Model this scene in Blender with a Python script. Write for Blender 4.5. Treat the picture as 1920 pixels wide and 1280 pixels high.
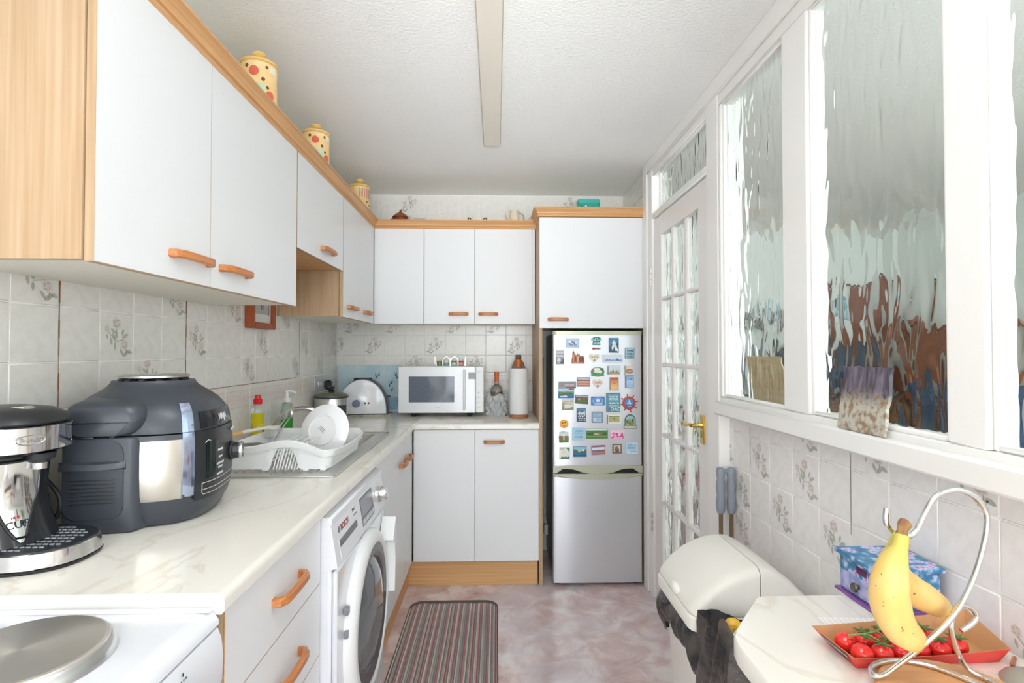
import bpy, bmesh, math, random
from mathutils import Vector, Matrix
random.seed(7)
PI = math.pi
sc = bpy.context.scene
COL = sc.collection
for o in list(bpy.data.objects):
    bpy.data.objects.remove(o)

# ------------------------------------------------------------------ camera, world, lights, exposure
EYE = 1.34                       # height of the lens above the floor
cam = bpy.data.cameras.new('camera')
cam.sensor_width = 36.0
cam.lens = 1020.0 / 1920.0 * 36.0
cam.clip_start = 0.02
camo = bpy.data.objects.new('camera', cam)
COL.objects.link(camo)
camo.location = (0, 0, EYE)
camo.rotation_euler = (PI / 2 + math.radians(1.011), 0, -math.radians(1.685))
sc.camera = camo

w = bpy.data.worlds.new('sky')
sc.world = w
w.use_nodes = True
w.node_tree.nodes['Background'].inputs['Color'].default_value = (0.90, 0.95, 1.0, 1)
w.node_tree.nodes['Background'].inputs['Strength'].default_value = 1.2

def area(name, loc, rot, sx, sy, watts, col=(1, 1, 1)):
    l = bpy.data.lights.new(name, 'AREA')
    l.shape = 'RECTANGLE'; l.size = sx; l.size_y = sy; l.energy = watts; l.color = col
    o = bpy.data.objects.new(name, l); COL.objects.link(o)
    o.location = loc; o.rotation_euler = rot
    return o
# daylight through the kitchen window behind the camera
area('kitchen_window_daylight', (-0.10, -3.54, 1.12), (PI / 2, 0, 0), 1.65, 2.0, 80, (0.89, 0.955, 1.0))
# daylight through the window of the room behind the glass
area('dining_window_daylight', (2.2, -0.62, 1.45), (PI / 2, 0, 0), 2.0, 1.7, 70, (0.91, 0.97, 1.0))
# added fill lamp behind the camera, tilted up to brighten the room off the ceiling
fl_ = area('ceiling_bounce_fill', (0.05, -0.30, 1.50), (math.radians(150), 0, 0), 0.35, 0.35, 29, (0.90, 0.955, 1.0))
fl_.data.spread = math.radians(60)
fl2 = area('far_ceiling_fill', (0.05, -0.30, 1.50), (math.radians(107), 0, 0), 0.22, 0.22, 2.5, (0.92, 0.96, 1.0))  # second added fill lamp, aimed forward to brighten the far ceiling
fl2.data.spread = math.radians(42)

sc.view_settings.view_transform = 'Standard'
sc.view_settings.look = 'None'
sc.view_settings.gamma = 1.0
sc.view_settings.use_curve_mapping = False
sc.view_settings.exposure = 0.05
sc.cycles.use_denoising = True
sc.cycles.max_bounces = 14
sc.cycles.diffuse_bounces = 7
sc.cycles.glossy_bounces = 5
sc.cycles.transmission_bounces = 10
sc.cycles.transparent_max_bounces = 10
sc.cycles.sample_clamp_indirect = 6.0
sc.cycles.blur_glossy = 0.6

# ------------------------------------------------------------------ helpers
def lin(c):
    c = c / 255.0
    return c / 12.92 if c <= 0.04045 else ((c + 0.055) / 1.055) ** 2.4
def rgb(h):
    if isinstance(h, str):
        h = tuple(int(h[i:i + 2], 16) for i in (0, 2, 4))
    return (lin(h[0]), lin(h[1]), lin(h[2]), 1.0)

MATS = {}
def mat(name, col='ffffff', rough=0.5, metal=0.0, trans=0.0, ior=1.45, coat=0.0, emit=None, alpha=None, spec=None, noise=None, bump=None, aniso=0.0):
    if name in MATS: return MATS[name]
    m = bpy.data.materials.new(name); m.use_nodes = True
    nt = m.node_tree; b = nt.nodes['Principled BSDF']
    b.inputs['Base Color'].default_value = rgb(col)
    b.inputs['Roughness'].default_value = rough
    b.inputs['Metallic'].default_value = metal
    b.inputs['Transmission Weight'].default_value = trans
    b.inputs['IOR'].default_value = ior
    b.inputs['Coat Weight'].default_value = coat
    if aniso: b.inputs['Anisotropic'].default_value = aniso
    if spec is not None: b.inputs['Specular IOR Level'].default_value = spec
    if alpha is not None: b.inputs['Alpha'].default_value = alpha
    if noise:                     # (second colour, scale xyz, contrast lo, hi, detail)
        c2, scl, lo, hi = noise[:4]
        tc = nt.nodes.new('ShaderNodeTexCoord'); mp = nt.nodes.new('ShaderNodeMapping')
        mp.inputs['Scale'].default_value = scl
        n = nt.nodes.new('ShaderNodeTexNoise'); n.inputs['Scale'].default_value = 1.0; n.inputs['Detail'].default_value = noise[4] if len(noise) > 4 else 4
        r = nt.nodes.new('ShaderNodeValToRGB'); r.color_ramp.elements[0].position = lo; r.color_ramp.elements[1].position = hi
        r.color_ramp.elements[0].color = rgb(col); r.color_ramp.elements[1].color = rgb(c2)
        nt.links.new(tc.outputs['Object'], mp.inputs['Vector']); nt.links.new(mp.outputs[0], n.inputs['Vector'])
        nt.links.new(n.outputs['Fac'], r.inputs[0]); nt.links.new(r.outputs[0], b.inputs['Base Color'])
    if bump:                      # (scale xyz, strength, distance, detail)
        tc = nt.nodes.new('ShaderNodeTexCoord'); mp = nt.nodes.new('ShaderNodeMapping')
        mp.inputs['Scale'].default_value = bump[0]
        n = nt.nodes.new('ShaderNodeTexNoise'); n.inputs['Scale'].default_value = 1.0; n.inputs['Detail'].default_value = bump[3] if len(bump) > 3 else 3
        bp = nt.nodes.new('ShaderNodeBump'); bp.inputs['Strength'].default_value = bump[1]; bp.inputs['Distance'].default_value = bump[2]
        nt.links.new(tc.outputs['Object'], mp.inputs['Vector']); nt.links.new(mp.outputs[0], n.inputs['Vector'])
        nt.links.new(n.outputs['Fac'], bp.inputs['Height']); nt.links.new(bp.outputs[0], b.inputs['Normal'])
    MATS[name] = m
    return m

def wood(name, c1, c2, axis, rough=0.45, fine=90):
    s = [fine, fine, fine]; s['xyz'.index(axis)] = 2.2
    m = mat(name, c1, rough, noise=(c2, tuple(s), 0.30, 0.72, 5))
    nt = m.node_tree; b = nt.nodes['Principled BSDF']
    # broad cathedral bands multiplied over the fine grain
    s2 = [7, 7, 7]; s2['xyz'.index(axis)] = 0.5
    tc = nt.nodes.new('ShaderNodeTexCoord'); mp = nt.nodes.new('ShaderNodeMapping'); mp.inputs['Scale'].default_value = s2
    n = nt.nodes.new('ShaderNodeTexNoise'); n.inputs['Scale'].default_value = 1; n.inputs['Detail'].default_value = 3
    mx = nt.nodes.new('ShaderNodeMix'); mx.data_type = 'RGBA'; mx.blend_type = 'MULTIPLY'; mx.inputs[0].default_value = 0.55
    r = nt.nodes.new('ShaderNodeValToRGB'); r.color_ramp.elements[0].color = (0.86, 0.82, 0.76, 1); r.color_ramp.elements[0].position = 0.3; r.color_ramp.elements[1].position = 0.6
    old = b.inputs['Base Color'].links[0].from_socket
    nt.links.new(tc.outputs['Object'], mp.inputs['Vector']); nt.links.new(mp.outputs[0], n.inputs['Vector']); nt.links.new(n.outputs['Fac'], r.inputs[0])
    nt.links.new(old, mx.inputs[6]); nt.links.new(r.outputs[0], mx.inputs[7]); nt.links.new(mx.outputs[2], b.inputs['Base Color'])
    return m

class B:
    """collects shapes into one mesh"""
    def __init__(s): s.v = []; s.f = []; s.m = []
    def add(s, vs, fs, m=0):
        o = len(s.v); s.v += [tuple(v) for v in vs]
        for f in fs: s.f.append(tuple(o + i for i in f)); s.m.append(m)
        return s
    def box(s, x0, x1, y0, y1, z0, z1, m=0, b=0.0):
        if b <= 0:
            vs = [(x, y, z) for x in (x0, x1) for y in (y0, y1) for z in (z0, z1)]
            return s.add(vs, [(0, 1, 3, 2), (4, 6, 7, 5), (0, 4, 5, 1), (2, 3, 7, 6), (0, 2, 6, 4), (1, 5, 7, 3)], m)
        b = min(b, (x1 - x0) / 2.01, (y1 - y0) / 2.01, (z1 - z0) / 2.01)
        X, Y, Z = (x0, x1), (y0, y1), (z0, z1); vs = []; ix = {}
        for i in (0, 1):
            for j in (0, 1):
                for k in (0, 1):
                    d = lambda t: b if t == 0 else -b
                    for a in range(3):
                        p = [X[i] + d(i), Y[j] + d(j), Z[k] + d(k)]; p[a] = (X[i], Y[j], Z[k])[a]
                        ix[i, j, k, a] = len(vs); vs.append(p)
        fs = []
        for a in range(3):
            u, v = [q for q in range(3) if q != a]
            for t in (0, 1):
                q = []
                for (p_, r_) in ((0, 0), (1, 0), (1, 1), (0, 1)):
                    c = [0, 0, 0]; c[a] = t; c[u] = p_; c[v] = r_; q.append(ix[c[0], c[1], c[2], a])
                fs.append(q)
            for (p_, r_) in ((0, 0), (1, 0), (1, 1), (0, 1)):      # edges along axis a
                c0 = [0, 0, 0]; c0[u] = p_; c0[v] = r_; c1 = list(c0); c1[a] = 1
                fs.append([ix[(*c0, u)], ix[(*c0, v)], ix[(*c1, v)], ix[(*c1, u)]])
        for i in (0, 1):
            for j in (0, 1):
                for k in (0, 1): fs.append([ix[i, j, k, 0], ix[i, j, k, 1], ix[i, j, k, 2]])
        return s.add(vs, fs, m)
    def loft(s, rings, m=0, c0=True, c1=True, closed=True):
        n = len(rings[0]); o = len(s.v)
        for r in rings: s.v += [tuple(p) for p in r]
        for i in range(len(rings) - 1):
            for j in range(n if closed else n - 1):
                k = (j + 1) % n
                s.f.append((o + i * n + j, o + i * n + k, o + (i + 1) * n + k, o + (i + 1) * n + j)); s.m.append(m)
        if c0: s.f.append(tuple(o + j for j in range(n))[::-1]); s.m.append(m)
        if c1: s.f.append(tuple(o + (len(rings) - 1) * n + j for j in range(n))); s.m.append(m)
        return s
    def lathe(s, prof, c=(0, 0, 0), n=24, axis='z', m=0, sx=1, sy=1, caps=True):
        rings = []
        for r, h in prof:
            ring = []
            for i in range(n):
                a = 2 * PI * i / n; p, q = r * math.cos(a) * sx, r * math.sin(a) * sy
                ring.append({'z': (c[0] + p, c[1] + q, c[2] + h), 'x': (c[0] + h, c[1] + p, c[2] + q), 'y': (c[0] + p, c[1] + h, c[2] + q)}[axis])
            rings.append(ring)
        return s.loft(rings, m, caps, caps)
    def cyl(s, c, r, h, axis='z', n=20, m=0): return s.lathe([(r, 0), (r, h)], c, n, axis, m)
    def tube(s, pts, r, n=8, m=0, closed=False):
        P = [Vector(p) for p in pts]; rings = []; up = None
        for i, p in enumerate(P):
            if closed: t = (P[(i + 1) % len(P)] - P[i - 1])
            else: t = P[min(i + 1, len(P) - 1)] - P[max(i - 1, 0)]
            t = t.normalized() if t.length > 1e-9 else Vector((0, 0, 1))
            if up is None: up = Vector((0, 0, 1)) if abs(t.z) < 0.9 else Vector((1, 0, 0))
            a = (up - t * up.dot(t)).normalized(); b_ = t.cross(a); up = a
            rr = r[i] if isinstance(r, (list, tuple)) else r
            rings.append([p + (a * math.cos(2 * PI * k / n) + b_ * math.sin(2 * PI * k / n)) * rr for k in range(n)])
        if closed: rings.append(rings[0])
        return s.loft(rings, m, not closed, not closed)
    def prism(s, poly, plane, d0, d1, m=0):
        f = {'xy': lambda p, d: (p[0], p[1], d), 'xz': lambda p, d: (p[0], d, p[1]), 'yz': lambda p, d: (d, p[0], p[1])}[plane]
        return s.loft([[f(p, d0) for p in poly], [f(p, d1) for p in poly]], m)
    def ell(s, c, rx, ry, rz, n=14, m=0, k=8):
        prof = [(max(math.sin(PI * i / k), 0.02), -math.cos(PI * i / k)) for i in range(k + 1)]
        rings = [[(c[0] + rx * r * math.cos(2 * PI * j / n), c[1] + ry * r * math.sin(2 * PI * j / n), c[2] + rz * h) for j in range(n)] for r, h in prof]
        return s.loft(rings, m)
    def grid(s, fn, nu, nv, m=0):
        o = len(s.v)
        for i in range(nu + 1):
            for j in range(nv + 1): s.v.append(tuple(fn(i / nu, j / nv)))
        for i in range(nu):
            for j in range(nv):
                a = o + i * (nv + 1) + j; s.f.append((a, a + 1, a + nv + 2, a + nv + 1)); s.m.append(m)
        return s
    def xf(s, M, start=0):
        s.v[start:] = [tuple(M @ Vector(p)) for p in s.v[start:]]
        return s
    def mesh(s, name, mats, off=(0, 0, 0), ang=38, fixn=True):
        me = bpy.data.meshes.new(name)
        me.from_pydata([(v[0] - off[0], v[1] - off[1], v[2] - off[2]) for v in s.v], [], s.f)
        for q in (mats if isinstance(mats, (list, tuple)) else [mats]): me.materials.append(q)
        me.polygons.foreach_set('material_index', s.m)
        if fixn:
            bm = bmesh.new(); bm.from_mesh(me); bmesh.ops.recalc_face_normals(bm, faces=bm.faces); bm.to_mesh(me); bm.free()
        me.polygons.foreach_set('use_smooth', [True] * len(me.polygons))
        me.set_sharp_from_angle(angle=math.radians(ang)); me.update()
        return me
    def build(s, name, mats, parent=None, label=None, cat=None, group=None, kind=None, world=True, loc=None, ang=38, fixn=True):
        """world: coordinates are world ones (parents are unrotated); the origin goes to the parent's place"""
        off = (0, 0, 0)
        if loc is not None: off = loc
        elif parent is not None and world: off = BASE.get(parent.name, (0, 0, 0))
        o = bpy.data.objects.new(name, s.mesh(name, mats, off if world else (0, 0, 0), ang, fixn))
        COL.objects.link(o)
        if parent is not None:
            o.parent = parent
            BASE[o.name] = BASE.get(parent.name, (0, 0, 0))
        else:
            if loc is not None: o.location = loc
            BASE[o.name] = tuple(loc or (0, 0, 0))
        tag(o, label, cat, group, kind)
        return o
BASE = {}
def tag(o, label=None, cat=None, group=None, kind=None):
    if label: o['label'] = label
    if cat: o['category'] = cat
    if group: o['group'] = group
    if kind: o['kind'] = kind
def thing(name, label, cat, loc=(0, 0, 0), rz=0.0, group=None, kind=None):
    o = bpy.data.objects.new(name, None); COL.objects.link(o)
    o.empty_display_size = 0.05
    o.location = loc; o.rotation_euler = (0, 0, rz); BASE[o.name] = tuple(loc)
    tag(o, label, cat, group, kind)
    return o
def struct(name, bld, m, parent=None, **k):
    return bld.build(name, m, parent, kind='structure' if parent is None else None, **k)
def copy_tree(o, parent=None):
    c = o.copy(); COL.objects.link(c)
    if parent is not None: c.parent = parent
    for ch in list(o.children): copy_tree(ch, c)
    return c
def spline(pts, n=6):
    """Catmull-Rom through the points"""
    P = [Vector(p) for p in pts]; out = []
    for i in range(len(P) - 1):
        a, b, c, d = P[max(i - 1, 0)], P[i], P[i + 1], P[min(i + 2, len(P) - 1)]
        for k in range(n):
            t = k / n
            out.append(0.5 * ((2 * b) + (c - a) * t + (2 * a - 5 * b + 4 * c - d) * t * t + (3 * b - a - 3 * c + d) * t ** 3))
    return out + [P[-1]]
def rrect(x0, x1, y0, y1, r, n=5):
    out = []
    for cx, cy, a0 in ((x1 - r, y1 - r, 0), (x0 + r, y1 - r, PI / 2), (x0 + r, y0 + r, PI), (x1 - r, y0 + r, 1.5 * PI)):
        for i in range(n + 1):
            a = a0 + PI / 2 * i / n; out.append((cx + r * math.cos(a), cy + r * math.sin(a)))
    return out
def sup(cx, cy, rx, ry, z, n=40, e=3.0):
    out = []
    for i in range(n):
        a = 2 * PI * i / n; c, s_ = math.cos(a), math.sin(a)
        out.append((cx + rx * math.copysign(abs(c) ** (2 / e), c), cy + ry * math.copysign(abs(s_) ** (2 / e), s_), z))
    return out
def lettering(body, size, M, m, parent, name='lettering', depth=0.0004, bold=0.0, world=True):
    """raised flat letters; M places them (x along the line, y up the line, z out of the surface)"""
    cu = bpy.data.curves.new(name, 'FONT'); cu.body = body; cu.size = size; cu.align_x = 'CENTER'; cu.align_y = 'CENTER'
    cu.extrude = depth; cu.resolution_u = 3; cu.offset = bold
    t = bpy.data.objects.new('tmp_text', cu); COL.objects.link(t)
    dg = bpy.context.evaluated_depsgraph_get()
    me = bpy.data.meshes.new_from_object(t.evaluated_get(dg)); bpy.data.objects.remove(t)
    off = Vector(BASE.get(parent.name, (0, 0, 0))) if world else Vector((0, 0, 0))
    me.transform(Matrix.Translation(-off) @ M)
    me.materials.clear(); me.materials.append(m)
    o = bpy.data.objects.new(name, me); COL.objects.link(o); o.parent = parent
    return o
def frame_m(org, xa, ya):
    xa, ya = Vector(xa).normalized(), Vector(ya).normalized(); za = xa.cross(ya)
    return Matrix(((xa.x, ya.x, za.x, org[0]), (xa.y, ya.y, za.y, org[1]), (xa.z, ya.z, za.z, org[2]), (0, 0, 0, 1)))

# ------------------------------------------------------------------ materials
M_paint = mat('wall_paint', 'f1f0ec', 0.8, bump=((60, 60, 60), 0.15, 0.003))
M_ceil = mat('artex_ceiling', 'f5f5f3', 0.85, bump=((95, 95, 95), 0.5, 0.006, 4))
M_trunk = mat('trunking_paint', 'e4ddd0', 0.5)
M_gloss = mat('gloss_paint', 'f4f3f0', 0.28)
M_doorp = mat('door_paint', 'f0ecea', 0.32)
M_lam = mat('white_laminate', 'e9ebed', 0.34)
M_lamB = mat('cream_board', 'e9e5d8', 0.5)
M_dark = mat('dark_gap', '2b2a2a', 0.7)
M_oakZ = wood('oak_veneer_upright', 'c0a78a', 'ad8e6b', 'z')
M_oakX = wood('oak_veneer_across', 'dcae7c', 'c8935f', 'x')
M_oakY = wood('oak_veneer_along', 'dcae7c', 'c8935f', 'y')
M_plinth = wood('oak_plinth', 'd5ab79', 'c29363', 'x')
M_hand = wood('oak_handle', 'ca8750', 'aa6536', 'y', 0.35, 160)
M_handX = wood('oak_handle_across', 'ca8750', 'aa6536', 'x', 0.35, 160)
M_chrome = mat('chrome', 'dcdcdc', 0.08, 1.0)
M_steel = mat('brushed_steel', 'c8c8c8', 0.28, 1.0)
M_sinkm = mat('sink_steel', 'd8d8d5', 0.3, 1.0)
M_brass = mat('brass', 'd9b45c', 0.18, 1.0)
M_black = mat('black_plastic', '232528', 0.35)
M_blackg = mat('glossy_black_plastic', '1c1e22', 0.12)
M_char = mat('charcoal_plastic', '3a3e46', 0.36)
M_white = mat('white_plastic', 'eef0f1', 0.3)
M_enamel = mat('white_enamel', 'e6e8ee', 0.12, coat=0.4)
M_grout = mat('grout', 'dcd5ca', 0.9)
M_stain = mat('grout_stain', '8d5f38', 0.9)
M_crack = mat('grout_crack', '6d665e', 0.9)
M_leafp = mat('tile_print_leaf', 'b4b6ab', 0.3)
M_leafd = mat('tile_print_stem', 'a2a59c', 0.3)
M_rose = mat('tile_print_rose', 'dacfc8', 0.3)
M_border = mat('tile_print_border', 'd3b4aa', 0.3)
M_paper = mat('paper', 'f2f2f0', 0.8)

def tile_mat(name, base, second):
    return mat(name, base, 0.22, noise=(second, (38, 38, 38), 0.40, 0.85, 5), bump=((7, 7, 7), 0.02, 0.01, 1))
M_tile = tile_mat('tile_glaze', 'eae8e3', 'e0ddd7')
M_tileR = tile_mat('tile_glaze_pale', 'f0edec', 'e6e3e1')

def marble(name, base, vein, scale, rough):
    m = mat(name, base, rough); nt = m.node_tree; b = nt.nodes['Principled BSDF']
    tc = nt.nodes.new('ShaderNodeTexCoord'); mp = nt.nodes.new('ShaderNodeMapping'); mp.inputs['Scale'].default_value = (scale, scale * 0.55, scale); mp.inputs['Rotation'].default_value = (0, 0, 0.6)
    n = nt.nodes.new('ShaderNodeTexNoise'); n.inputs['Scale'].default_value = 1; n.inputs['Detail'].default_value = 6; n.inputs['Distortion'].default_value = 1.4
    r = nt.nodes.new('ShaderNodeValToRGB'); e = r.color_ramp.elements
    e[0].position = 0.0; e[0].color = rgb(base); e[1].position = 1.0; e[1].color = rgb('e9e6df')
    for p, c in ((0.46, base), (0.497, vein), (0.52, base)):
        q = e.new(p); q.color = rgb(c)
    nt.links.new(tc.outputs['Object'], mp.inputs[0]); nt.links.new(mp.outputs[0], n.inputs[0]); nt.links.new(n.outputs['Fac'], r.inputs[0]); nt.links.new(r.outputs[0], b.inputs['Base Color'])
    return m
M_marble = marble('marbled_worktop', 'efece4', 'e2dccf', 4.0, 0.16)

def floor_mat():
    m = mat('marbled_vinyl', 'b59a92', 0.2); nt = m.node_tree; b = nt.nodes['Principled BSDF']
    tc = nt.nodes.new('ShaderNodeTexCoord')
    def noise(sc_, det, dist):
        n = nt.nodes.new('ShaderNodeTexNoise'); n.inputs['Scale'].default_value = sc_; n.inputs['Detail'].default_value = det; n.inputs['Distortion'].default_value = dist; n.inputs['Roughness'].default_value = 0.62
        nt.links.new(tc.outputs['Object'], n.inputs['Vector']); return n
    n1, n2 = noise(6.5, 8, 0.6), noise(2.6, 5, 0.4)
    r1 = nt.nodes.new('ShaderNodeValToRGB'); e = r1.color_ramp.elements
    e[0].position = 0.30; e[0].color = rgb('b89d99'); e[1].position = 0.72; e[1].color = rgb('efe9e2')
    for p, c in ((0.42, 'cfb6b3'), (0.50, 'dac4c1'), (0.57, 'e4d8d6')):
        q = e.new(p); q.color = rgb(c)
    r2 = nt.nodes.new('ShaderNodeValToRGB'); e = r2.color_ramp.elements
    e[0].position = 0.44; e[0].color = (0, 0, 0, 1); e[1].position = 0.64; e[1].color = (0.6, 0.6, 0.6, 1)
    mx = nt.nodes.new('ShaderNodeMix'); mx.data_type = 'RGBA'; mx.inputs[7].default_value = rgb('d0cfda')
    nt.links.new(n1.outputs['Fac'], r1.inputs[0]); nt.links.new(n2.outputs['Fac'], r2.inputs[0])
    nt.links.new(r2.outputs[0], mx.inputs[0]); nt.links.new(r1.outputs[0], mx.inputs[6]); nt.links.new(mx.outputs[2], b.inputs['Base Color'])
    return m
M_floor = floor_mat()

def glass_rippled():
    m = mat('rippled_glass', 'eef6f2', 0.0, trans=1.0, ior=1.42); nt = m.node_tree; b = nt.nodes['Principled BSDF']
    tc = nt.nodes.new('ShaderNodeTexCoord'); mp = nt.nodes.new('ShaderNodeMapping'); mp.inputs['Scale'].default_value = (21, 21, 7.5)
    n = nt.nodes.new('ShaderNodeTexNoise'); n.inputs['Scale'].default_value = 1; n.inputs['Detail'].default_value = 1.0; n.inputs['Distortion'].default_value = 0.5
    bp = nt.nodes.new('ShaderNodeBump'); bp.inputs['Strength'].default_value = 0.55; bp.inputs['Distance'].default_value = 0.012
    nt.links.new(tc.outputs['Object'], mp.inputs[0]); nt.links.new(mp.outputs[0], n.inputs[0]); nt.links.new(n.outputs['Fac'], bp.inputs['Height']); nt.links.new(bp.outputs[0], b.inputs['Normal'])
    return m
M_rip = glass_rippled()
M_clear = mat('clear_glass', 'f6fbf9', 0.0, trans=1.0, ior=1.42)

# ------------------------------------------------------------------ room shell
XL, XR, YB, ZC = -1.07, 0.90, 3.69, 2.40
Y0 = -3.6
struct('floor', B().box(XL - .1, 3.6, Y0 - .1, 4.9, -0.08, 0.0), M_floor)
struct('ceiling', B().box(XL - .1, 3.6, Y0 - .1, 4.9, ZC, ZC + 0.08), M_ceil)
wl = struct('wall_left', B().box(XL - 0.10, XL - 0.0015, Y0, YB + 0.1, 0, ZC), M_paint)
wb = struct('wall_back', B().box(XL - 0.0015, 0.93, YB + 0.0015, YB + 0.10, 0, ZC), M_paint)
# wall behind the camera, with the window opening that lets the daylight in
rw = B(); rw.box(XL, -0.95, Y0 - .08, Y0, 0, ZC); rw.box(0.75, 0.93, Y0 - .08, Y0, 0, ZC); rw.box(-0.95, 0.75, Y0 - .08, Y0, 0, 0.08); rw.box(-0.95, 0.75, Y0 - .08, Y0, 2.15, ZC)
struct('wall_rear', rw, M_paint)
# right partition: low tiled wall up to the sill, solid part behind the tall cupboard
wr = struct('wall_right', B().box(XR + 0.0015, 0.97, -0.05, 2.19, 0, 1.10), M_paint)
wr2 = struct('wall_right_far', B().box(0.8745, 0.97, 3.106, YB + 0.0015, 0, ZC), M_paint)
struct('wall_right_near', B().box(0.875, 0.97, Y0, -0.05, 0, ZC), M_paint)
# boxed cable trunking on the ceiling
struct('trim_1', B().box(-0.062, 0.022, -3.55, 2.71, ZC - 0.033, ZC, b=0.003), M_trunk)

# tiles -----------------------------------------------------------------------------------------
P = 0.1365
def motif(bld, w0, w1, z0, z1, depth, put, flip=False):
    """a rose spray printed on a tile, laid over its face; put(u, v, d) -> world point; u,v in 0..1"""
    rnd = random.Random(3)
    def blob(cx, cy, r, m, k=7, sq=1.0, rot=0.0, jag=0.25, d=0.0):
        pts = []
        for i in range(k * 2):
            a = PI * i / k; rr = r * (1 - jag * (i % 2)); x, y = rr * math.cos(a), rr * math.sin(a) * sq
            pts.append((cx + x * math.cos(rot) - y * math.sin(rot), cy + x * math.sin(rot) + y * math.cos(rot)))
        vs = [put(min(max((1 - p[0]) if flip else p[0], 0.02), 0.98), min(max(p[1], 0.02), 0.98), d) for p in pts]
        bld.add(vs + [put((1 - cx) if flip else cx, cy, d)], [(i, (i + 1) % len(pts), len(pts)) for i in range(len(pts))], m)
    for cx, cy, r in ((0.52, 0.78, 0.15), (0.27, 0.33, 0.13), (0.80, 0.66, 0.09)):
        blob(cx, cy, r, 2, 6, 0.9, 0.4, 0.22, 0.0003)
        for k in range(4):
            a = k * 1.6 + 0.4; blob(cx + 0.45 * r * math.cos(a), cy + 0.45 * r * math.sin(a), 0.34 * r, 1, 3, 0.35, a + 1.2, 0.1, 0.0005)
    for cx, cy, r, rot in ((0.33, 0.60, 0.08, 1.9), (0.25, 0.52, 0.11, 2.7), (0.52, 0.55, 0.09, 1.3), (0.62, 0.62, 0.09, 0.6), (0.60, 0.50, 0.10, 1.0), (0.68, 0.40, 0.09, 1.3),
                           (0.57, 0.30, 0.09, 1.55), (0.12, 0.18, 0.10, 0.3), (0.24, 0.13, 0.11, -0.5), (0.36, 0.17, 0.09, 0.9), (0.80, 0.50, 0.06, 1.2)):
        blob(cx, cy, r, 1, 4, 0.42, rot, 0.12, 0.0004)
    for (a, b_) in (((0.52, 0.66), (0.56, 0.42)), ((0.30, 0.44), (0.56, 0.40)), ((0.56, 0.42), (0.78, 0.60)), ((0.22, 0.24), (0.25, 0.08))):
        dx, dy = b_[0] - a[0], b_[1] - a[1]; l = math.hypot(dx, dy); nx, ny = -dy / l * 0.009, dx / l * 0.009
        q = [(a[0] + nx, a[1] + ny), (b_[0] + nx, b_[1] + ny), (b_[0] - nx, b_[1] - ny), (a[0] - nx, a[1] - ny)]
        bld.add([put((1 - p[0]) if flip else p[0], p[1], 0.0006) for p in q], [(0, 1, 2, 3)], 3)
TC = {}
def tiles(parent, plane, face, sign, us, vs, floral=(), base_m=None, flip=False):
    """a field of tiles: plane 'x' (u = y) or 'y' (u = x); face = coordinate of the glaze; sign = direction the glaze faces"""
    t, g = 0.006, 0.0012
    for i in range(len(us) - 1):
        for j in range(len(vs) - 1):
            u0, u1, v0, v1 = us[i] + g, us[i + 1] - g, vs[j] + g, vs[j + 1] - g
            if u1 - u0 < 0.012 or v1 - v0 < 0.012: continue
            key = (plane, sign, round(u1 - u0, 3), round(v1 - v0, 3), (i, j) in floral, flip, base_m.name)
            du, dv = (u0 + u1) / 2, (v0 + v1) / 2
            if key not in TC:
                b_ = B(); a, c = (u1 - u0) / 2, (v1 - v0) / 2; lo, hi = (-t, 0) if sign > 0 else (0, t)
                if plane == 'x': b_.box(lo, hi, -a, a, -c, c, 0, 0.0018)
                else: b_.box(-a, a, lo, hi, -c, c, 0, 0.0018)
                if (i, j) in floral:
                    full = P - 2 * g
                    def put(u, v, d):
                        uu, vv = (u - 0.5) * full, (v - 0.5) * full
                        if full > 2 * c + 0.01: vv = v * full - c        # cut tile: keep its lower part
                        uu = max(-a, min(a, uu)); vv = max(-c, min(c, vv)); dd = sign * (d + 0.0001)
                        return (dd, uu, vv) if plane == 'x' else (uu, dd, vv)
                    motif(b_, 0, 1, 0, 1, 0, put, flip)
                TC[key] = b_.mesh('tile', [base_m, M_leafp, M_rose, M_leafd], fixn=True)
            o = bpy.data.objects.new('tile', TC[key]); COL.objects.link(o); o.parent = parent
            tilt = random.uniform(-0.0012, 0.0012)
            o.location = (face + tilt * 0.2, du, dv) if plane == 'x' else (du, face + tilt * 0.2, dv)
            o.rotation_euler = (tilt, 0, random.uniform(-0.0015, 0.0015))
TCB = {}
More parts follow.
